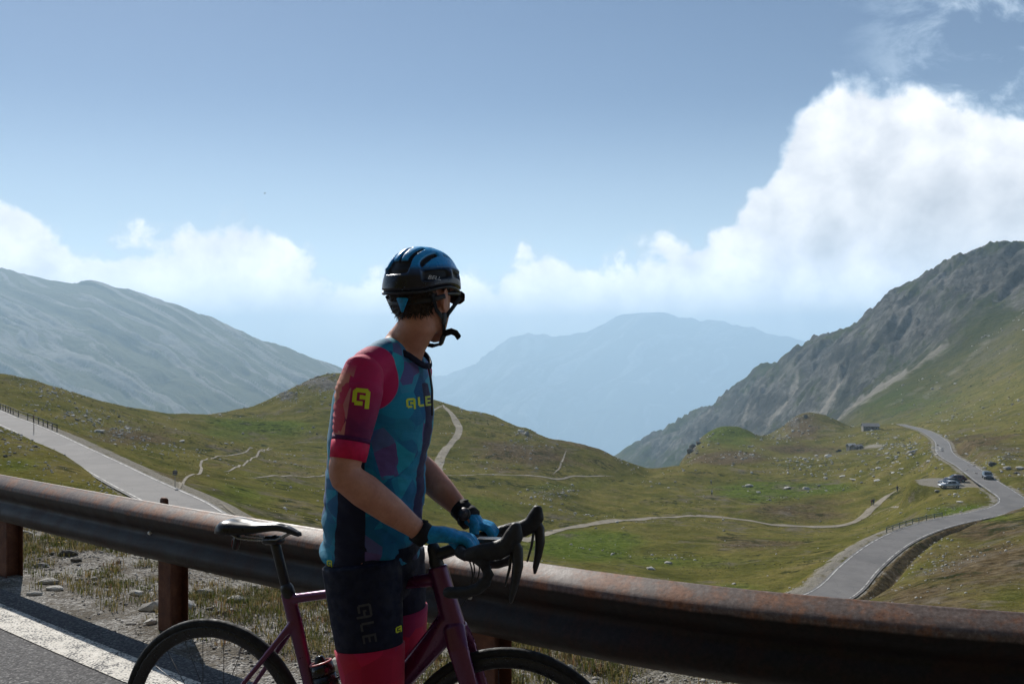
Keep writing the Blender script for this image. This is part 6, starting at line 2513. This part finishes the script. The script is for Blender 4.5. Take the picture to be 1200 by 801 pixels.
M_WALL = material('dry_stone_wall', wall_mat)
M_SLATE = speckled('slate_roof', (0.17, 0.165, 0.165), 0.4, 3, 0.8, bs=0.6, bd=0.03)
M_PALEROOF = speckled('pale_sheet_roof', (0.48, 0.47, 0.44), 0.15, 3, 0.6)
M_WOOD = speckled('weathered_wood', (0.07, 0.05, 0.035), 0.4, 12, 0.85)


def hut(u, v, d, lx, ly, hz, roof_h, rot, roofm, label):
    p = at(u, v, d)
    root = empty('stone_hut', (p.x, d, ground(p.x, d) - .1), label, 'hut', None, rot)
    t = .5
    w_ = MB()
    for (cx, cy, sx, sy) in ((0, -ly / 2 + t / 2, lx, t), (0, ly / 2 - t / 2, lx, t), (-lx / 2 + t / 2, 0, t, ly - 2 * t), (lx / 2 - t / 2, 0, t, ly - 2 * t)):
        w_.box((cx, cy, hz / 2 - .4), (sx, sy, hz + .8))
    for sx in (-1, 1):
        x0, x1 = sx * (lx / 2 - t), sx * lx / 2
        w_.add([(x0, -ly / 2, hz), (x0, ly / 2, hz), (x0, 0, hz + roof_h), (x1, -ly / 2, hz), (x1, ly / 2, hz), (x1, 0, hz + roof_h)], [(0, 1, 2), (3, 5, 4), (0, 3, 4, 1), (1, 4, 5, 2), (2, 5, 3, 0)])
    w_.build('wall', M_WALL, root, False)
    for sg in (-1, 1):
        r = MB()
        ov = .35
        a = [(-lx / 2 - ov, sg * (ly / 2 + ov), hz - roof_h * ov / (ly / 2) + .02), (lx / 2 + ov, sg * (ly / 2 + ov), hz - roof_h * ov / (ly / 2) + .02), (lx / 2 + ov, 0, hz + roof_h + .02), (-lx / 2 - ov, 0, hz + roof_h + .02)]
        b_ = [(x, y, z + .16) for x, y, z in a]
        r.add(a + b_, [(0, 1, 2, 3), (7, 6, 5, 4)] + [(i, (i + 1) % 4, 4 + (i + 1) % 4, 4 + i) for i in range(4)])
        r.build('roof', roofm, root, False)
    MB().box((.6, -ly / 2 - .01, .9), (.9, .12, 1.8)).build('door', M_WOOD, root, False)
    for wx in (-lx * .28, lx * .32):
        f_ = MB().box((wx, -ly / 2 - .01, 1.35), (.75, .1, .75))
        fo = MB()
        fo.box((wx, -ly / 2 - .01, 1.35), (.75, .1, .75))
        fr_o = fo.build('window', M_WOOD, root, False)
        pn = MB()
        pn.box((wx, -ly / 2 - .055, 1.35), (.58, .04, .58))
        pn.build('pane', M_GLASS, fr_o, False)
    return root


hut(1020, 504, 500, 7.6, 5.0, 2.2, 1.3, -.15, M_SLATE, 'low grey stone hut with slate roof at the foot of the rocky cone')
hut(997.5, 521, 438, 3.2, 2.8, 2.0, .8, .2, M_PALEROOF, 'small hut with pale roof at the left end of the gravel patch')
hut(1004.5, 523.5, 432, 3.8, 3.0, 1.4, .7, .35, M_SLATE, 'tiny dark stone hut right beside the small pale roofed hut')

# ---- guardrails of the valley road, snow pole and road sign
M_RAILW = speckled('dark_timber_rail', (0.040, 0.034, 0.028), 0.3, 6, 0.8)
M_RAILG = speckled('green_grey_rail', (0.10, 0.125, 0.10), 0.25, 6, 0.6)


def valley_rail(u0, u1, y0, y1, off, mat, label, hgt=.8, gap=2.0):
    idx = [i for i in range(len(road_np)) if u0 <= uv_of(road_np[i])[0] <= u1 and y0 < road_np[i][1] < y1]
    line = offset_line([Vector(road_np[i]) for i in idx], off)
    root = empty('valley_guardrail', line[len(line) // 2], label, 'guardrail', 'guardrails along the valley road')
    R0 = Vector(root.location)
    pts_ = [p - R0 for p in line]
    for zz, hh in ((hgt, .13), (hgt * .52, .10)):
        MB().loft([p + Vector((0, 0, zz - hh / 2)) for p in pts_], [(hh / 2, .05)] * len(pts_), (0, 0, 1), 8, False, 4.0).build('rail', mat, root)
    acc, last = 0.0, None
    pm = None
    for i, p in enumerate(pts_):
        if last is None or (p - last).length >= gap:
            last = p
            if pm is None:
                m_ = MB()
                m_.box((0, 0, hgt / 2 - .2), (.10, .10, hgt + .45))
                pm = m_.mesh('post')
            o = link('post', pm, None if pm.materials else mat, root, False)
            o.location = p + Vector((0, .0, 0))
    return root


valley_rail(-70, 42, 110, 200, -(ROAD_HALF + .45), M_RAILW, 'dark rail on posts along the far edge of the lower left road', .85, 1.9)
valley_rail(1062, 1134, 115, 162, -(ROAD_HALF + .45), M_RAILG, 'green grey rail on posts along the left bend of the valley road', .62, 1.5)


def roadside(u, v, dv=0):
    """spot beside the road nearest to a seen place"""
    return hit(u, v)


p = hit(39.5, 507)
pole = empty('snow_pole', p, 'thin wooden snow pole beside the end of the lower left rail', 'pole')
MB().loft([(0, 0, -.3), (0, 0, 1.2), (.02, 0, 2.5)], [.05, .045, .035], (1, 0, 0), 8).build('shaft', M_WOOD, pole)
MB().loft([(.012, 0, 2.1), (.02, 0, 2.4)], [.048, .045], (1, 0, 0), 8).build('band', speckled('pole_band', (0.25, 0.05, 0.03), 0.2, 10, 0.7), pole)
p = hit(205, 572)
sgn_ = empty('road_sign', p, 'grey back of a road sign on a post beside the lower left road', 'sign', None, .35)
MB().loft([(0, 0, -.3), (0, 0, 1.75)], [.03, .03], (1, 0, 0), 8).build('post', M_ALLOY, sgn_)
M_SIGN = speckled('sign_back', (0.10, 0.10, 0.105), 0.15, 10, 0.6)
m_ = MB()
m_.box((0, -.05, 1.46), (.42, .02, .44))
sb_ = m_.build('sign_panel', M_SIGN, sgn_, False)
m_ = MB()
m_.box((0, -.066, 1.58), (.38, .014, .04))
m_.box((0, -.066, 1.34), (.38, .014, .04))
m_.build('bracket', M_ALLOY, sb_, False)

# ---- a bird over the valley
bp = at(310, 226.5, 170)
bird = empty('bird', bp, 'small dark bird gliding in the sky above the left mountain', 'bird', None, .5)
mb = MB()
mb.loft([(-.16, 0, .0), (-.05, 0, .0), (.08, 0, .01), (.15, 0, .02)], [(.012, .03), (.04, .045), (.045, .05), (.025, .025)], (0, 0, 1), 12)
for sg in (-1, 1):
    mb.loft([(.04, sg * .02, .02), (.06, sg * .20, .09), (-.01, sg * .42, .06)], [(.012, .075), (.008, .070), (.004, .02)], (0, 0, 1), 10)
mb.loft([(-.14, 0, 0), (-.27, 0, .0)], [(.008, .03), (.004, .065)], (0, 0, 1), 8)
link('body', mb.remesh('body', .012, 2), speckled('black_feathers', (0.016, 0.016, 0.018), 0.3, 20, 0.6), bird)

# ---- boulders
ROCKS = [stone_mesh(300 + k, 0.2, 2, 0.75) for k in range(9)]
for m_ in ROCKS:
    m_.materials.append(M_STONE_PALE)
ROCKS_D = [stone_mesh(340 + k, 0.2, 2, 0.8) for k in range(5)]
for m_ in ROCKS_D:
    m_.materials.append(M_STONE_DARK)
rr = random.Random(99)


def boulder(u, v, px, label, group, dark=False, tall=1.0, name='boulder'):
    h_ = hit(u, v)
    if h_ is None or h_.y > 1500:
        return None
    r = px / F * h_.y * .5
    o = bpy.data.objects.new(name, rr.choice(ROCKS_D if dark else ROCKS))
    COL.objects.link(o)
    o.location = (h_.x, h_.y, h_.z + r * .18 * tall)
    o.scale = (r * rr.uniform(.85, 1.15), r * rr.uniform(.7, 1.1), r * tall * rr.uniform(.55, .9))
    o.rotation_euler = (rr.uniform(-.25, .25), rr.uniform(-.25, .25), rr.uniform(0, 6.28))
    tag(o, label, 'boulder', group)
    return o


GB = 'boulders scattered in the valley'
for (u, v, px, dk, tall, lab) in (
        (1163, 545, 13, 1, 1.0, 'large dark boulder topping the rock pile above the driving car'),
        (1180, 549, 10, 0, .8, 'pale boulder just right of the large dark one on the rock pile'),
        (1196, 549, 9, 0, .8, 'pale boulder at the right edge of the rock pile'),
        (1191, 555, 8, 1, .7, 'dark low boulder at the foot of the rock pile by the right edge'),
        (763, 667, 13, 0, .8, 'flat pale boulder in the green meadow just above the guardrail'),
        (783, 660, 9, 0, .8, 'small boulder right of the flat pale one in the green meadow'),
        (860, 684, 6, 0, .7, 'white stone in the meadow near the guardrail, left of the lower road'),
        (987, 558, 11, 0, .35, 'long white slab lying on the green meadow below the cone'),
        (1001, 562, 12, 0, .3, 'flat white slab right of the long white slab on the meadow'),
        (1028, 563, 8, 0, .4, 'small flat slab at the right end of the row of white slabs'),
        (878, 570, 11, 0, .8, 'pale grey boulder at the left of the bright green hollow'),
        (889, 577, 7, 0, .7, 'small grey boulder below the pale one in the green hollow'),
        (923, 572, 9, 0, .7, 'grey boulder in the middle of the bright green hollow'),
        (945, 573, 10, 0, .8, 'rounded grey boulder at the right of the bright green hollow'),
        (971, 535, 10, 0, .9, 'rounded boulder on the slope left of the gravel patch'),
        (983, 529, 8, 1, .9, 'dark boulder just left of the huts'),
        (943, 538, 6, 0, .8, 'white boulder on the brown slope below the cone'),
        (1030, 549, 10, 0, .6, 'pale flat boulder left of the boulder field'),
        (1068, 530, 9, 0, .8, 'squat pale boulder at the top of the boulder field'),
        (1098, 575, 7, 0, .7, 'pale boulder at the edge of the car park beside the silver car'),
        (1125, 588, 9, 0, .5, 'flat pale boulder in the grass below the car park'),
        (116, 506, 13, 0, .8, 'largest pale boulder on the stony slope above the left road'),
        (75, 513, 7, 0, .6, 'white stone in the grass just above the lower left road'),
        (213, 517, 7, 0, .6, 'pale boulder on the meadow above the small footpath'),
        (265, 520, 6, 0, .7, 'white boulder in the meadow near the forked path')):
    boulder(u, v, px, lab, GB, dk, tall)

FIELDS = [  # polygon-ish box, count, px range, dark share, label
    ((1035, 1108), (518, 556), 62, (2.5, 6.5), .1, 'boulder field left of upper road'),
    ((1030, 1075), (512, 528), 22, (2.5, 5), .15, 'stones between hut and road'),
    ((1128, 1200), (541, 560), 34, (2.5, 6), .25, 'rock pile above the road'),
    ((1090, 1200), (440, 525), 34, (2, 4.5), .15, 'open slope right of road'),
    ((40, 175), (455, 530), 58, (2.5, 6.5), .15, 'stony streak above left road'),
    ((0, 45), (503, 535), 22, (3, 8), .3, 'near bank at left edge'),
    ((250, 390), (500, 585), 14, (2, 4), .2, 'meadow below the knoll'),
    ((905, 1030), (530, 556), 22, (2.2, 5), .3, 'brown slope below rocky cone'),
    ((630, 672), (572, 582), 14, (2, 4.5), .2, 'scree patch below central hill'),
    ((1040, 1140), (630, 690), 16, (2, 5), .2, 'bare strip beside roadside ditch')]
for (ur, vr, n_, pxr, ds, lab) in FIELDS:
    made = []
    for k in range(n_):
        cu_, cv_ = rr.uniform(0, 1), rr.uniform(0, 1)
        if 'streak' in lab:
            u = ur[0] + (ur[1] - ur[0]) * cu_
            v = 462 + (u - 40) * .40 + rr.gauss(0, 9)
        elif lab.startswith('bare strip'):
            u = 1045 + 80 * cu_
            v = 690 - 55 * cu_ + rr.gauss(4, 5)
        else:
            u, v = ur[0] + (ur[1] - ur[0]) * cu_, vr[0] + (vr[1] - vr[0]) * cv_
        px = rr.uniform(*pxr) * rr.uniform(.7, 1)
        dk = rr.random() < ds
        o = boulder(u, v, px, '', 'stones: ' + lab, dk, rr.uniform(.7, 1.1))
        if o is not None:
            made.append((o, u, v, px, dk))
    if not made:
        continue
    third = lambda vals, x: sum(x > q for q in np.quantile(vals, (1 / 3, 2 / 3)))
    U, Vv, PX = [m[1] for m in made], [m[2] for m in made], [m[3] for m in made]
    for (o, u, v, px, dk) in made:
        size = ('small', 'middling', 'large')[third(PX, px)]
        q = o.scale.z / max(o.scale.x, o.scale.y)
        form = 'flat' if q < .58 else ('blocky' if q > .82 else 'rounded')
        spot = ('far', 'middle', 'near')[third(Vv, v)] + ' ' + ('left', 'centre', 'right')[third(U, u)]
        o['label'] = '%s %s %s stone, %s part of %s' % (size, 'dark' if dk else 'pale', form, spot.replace('middle centre', 'middle'), lab)

# dark broken outcrops
for (u, v, px, lab) in ((809, 530, 9, 'lowest dark crag on the edge of the green knoll'), (812, 525, 8, 'middle dark crag on the edge of the green knoll'), (819, 520, 8, 'upper dark crag on the edge of the green knoll'),
                        (610, 506, 7, 'grey crag on the flank of the central hill'), (617, 509, 7, 'right hand crag on the flank of the central hill'), (944, 489, 6, 'dark crag on top of the rocky cone')):
    boulder(u, v, px, lab, 'crags on the hillocks', 'dark' in lab, 1.5, 'crag')


# ---- small stones and low shrubs that nobody could count
def ground_litter(name, n, score, size, meshes, flat, mat, seed, tone=True):
    r0 = np.random.default_rng(seed)
    sc = score / score.sum()
    ids = r0.choice(len(sc), n, p=sc)
    base = [verts_np(m) for m in meshes]
    fcs = [np.array([tuple(p.vertices) for p in m.polygons]) for m in meshes]
    VV, FF, TT = [], [], []
    off = 0
    for i in ids:
        k = int(r0.integers(len(meshes)))
        y = Y_[i]
        s = size(y, r0)
        x = X_[i] + r0.normal(0, .0006 * y)
        a = r0.uniform(0, 6.28)
        v = base[k] * np.array([s, s * r0.uniform(.6, 1), s * flat * r0.uniform(.7, 1.2)])
        v = np.stack([v[:, 0] * math.cos(a) - v[:, 1] * math.sin(a) + x, v[:, 0] * math.sin(a) + v[:, 1] * math.cos(a) + y, v[:, 2] + Z_[i] + s * flat * .15], 1)
        VV.append(v)
        FF.append(fcs[k] + off)
        TT.append(np.full(len(v), r0.random()))
        off += len(v)
    me = mesh_np(name, np.concatenate(VV), np.concatenate(FF))
    set_attr(me, 'tone', np.concatenate(TT))
    o = link(name, me, mat, None, False)
    o['kind'] = 'stuff'


vis = ((np.abs(s_) < .56) & (Y_ > 58) & (Y_ < 900)).astype(float)
clear = vis * (rd > ROAD_HALF + 1.2) * (pkm < .1)
LOWS = [stone_mesh(400 + k, 0.2, 1, .8) for k in range(6)]


def litter_stone(nt, b):
    t = nt.attr('tone')
    nt.put(b.inputs['Base Color'], nt.ramp(t, [(0, (0.22, 0.21, 0.185)), (.5, (0.42, 0.40, 0.36)), (1, (0.62, 0.60, 0.55))]))
    b.inputs['Roughness'].default_value = 0.95


def shrub_mat(nt, b):
    t = nt.attr('tone')
    f = nt.noise(objco(nt), 2.5, 5.0, 0.7)
    c = nt.ramp(t, [(0, (0.034, 0.046, 0.010)), (.35, (0.060, 0.072, 0.016)), (.65, (0.095, 0.092, 0.026)), (.85, (0.090, 0.064, 0.028)), (1, (0.15, 0.13, 0.06))])
    k = nt.math('MULTIPLY_ADD', f, 1.2, .4)
    nt.put(b.inputs['Base Color'], nt.mix(1.0, c, nt.comb(k, k, k), 'MULTIPLY'))
    b.inputs['Roughness'].default_value = 1.0
    b.inputs['Specular IOR Level'].default_value = 0.05


patch = fbm(X_ / 22, Y_ / 22, 4, 911)
ground_litter('scattered_stones', 5600, clear * (np.clip(rock, 0, 1) ** 1.2 + .012 + .25 * (patch > .64)), lambda y, r: y * (.0006 + .0016 * r.random() ** 3), LOWS, .8, material('small_stones', litter_stone), 71)
patch2 = fbm(X_ / 14, Y_ / 14, 4, 921)
ground_litter('dwarf_shrubs', 9000, clear * np.clip(patch2 - .5, 0, 1) ** 1.3 * (1 - np.clip(rock, 0, .8)), lambda y, r: y * (.0005 + .0011 * r.random() ** 2), LOWS, .36, material('heath_shrubs', shrub_mat), 72)

# ------------------------------------------------------------------ the hazy summer air: one closed box round the whole place
def haze_box():
    lo = np.array([1e9] * 3)
    hi = -lo
    bpy.context.view_layer.update()
    for o in SC.objects:
        if o.type == 'MESH':
            for c in o.bound_box:
                p = np.array(o.matrix_world @ Vector(c))
                lo, hi = np.minimum(lo, p), np.maximum(hi, p)
    lo = lo - np.array([60, 60, 1.0])
    hi = hi + np.array([60, 60, 3.0])
    mb = MB()
    mb.box((lo + hi) / 2, hi - lo)
    m = bpy.data.materials.new('hazy_air')
    m.use_nodes = True
    nt = NT(m.node_tree)
    nt.n.clear()
    pv = nt.new('ShaderNodeVolumePrincipled')
    pv.inputs['Color'].default_value = (0.57, 0.80, 1.0, 1)
    pv.inputs['Density'].default_value = HAZE
    pv.inputs['Anisotropy'].default_value = 0.2
    out = nt.new('ShaderNodeOutputMaterial')
    nt.l.new(pv.outputs[0], out.inputs['Volume'])
    o = mb.build('haze', m, None, False)
    o['kind'] = 'stuff'


HAZE = 1.55e-4
haze_box()
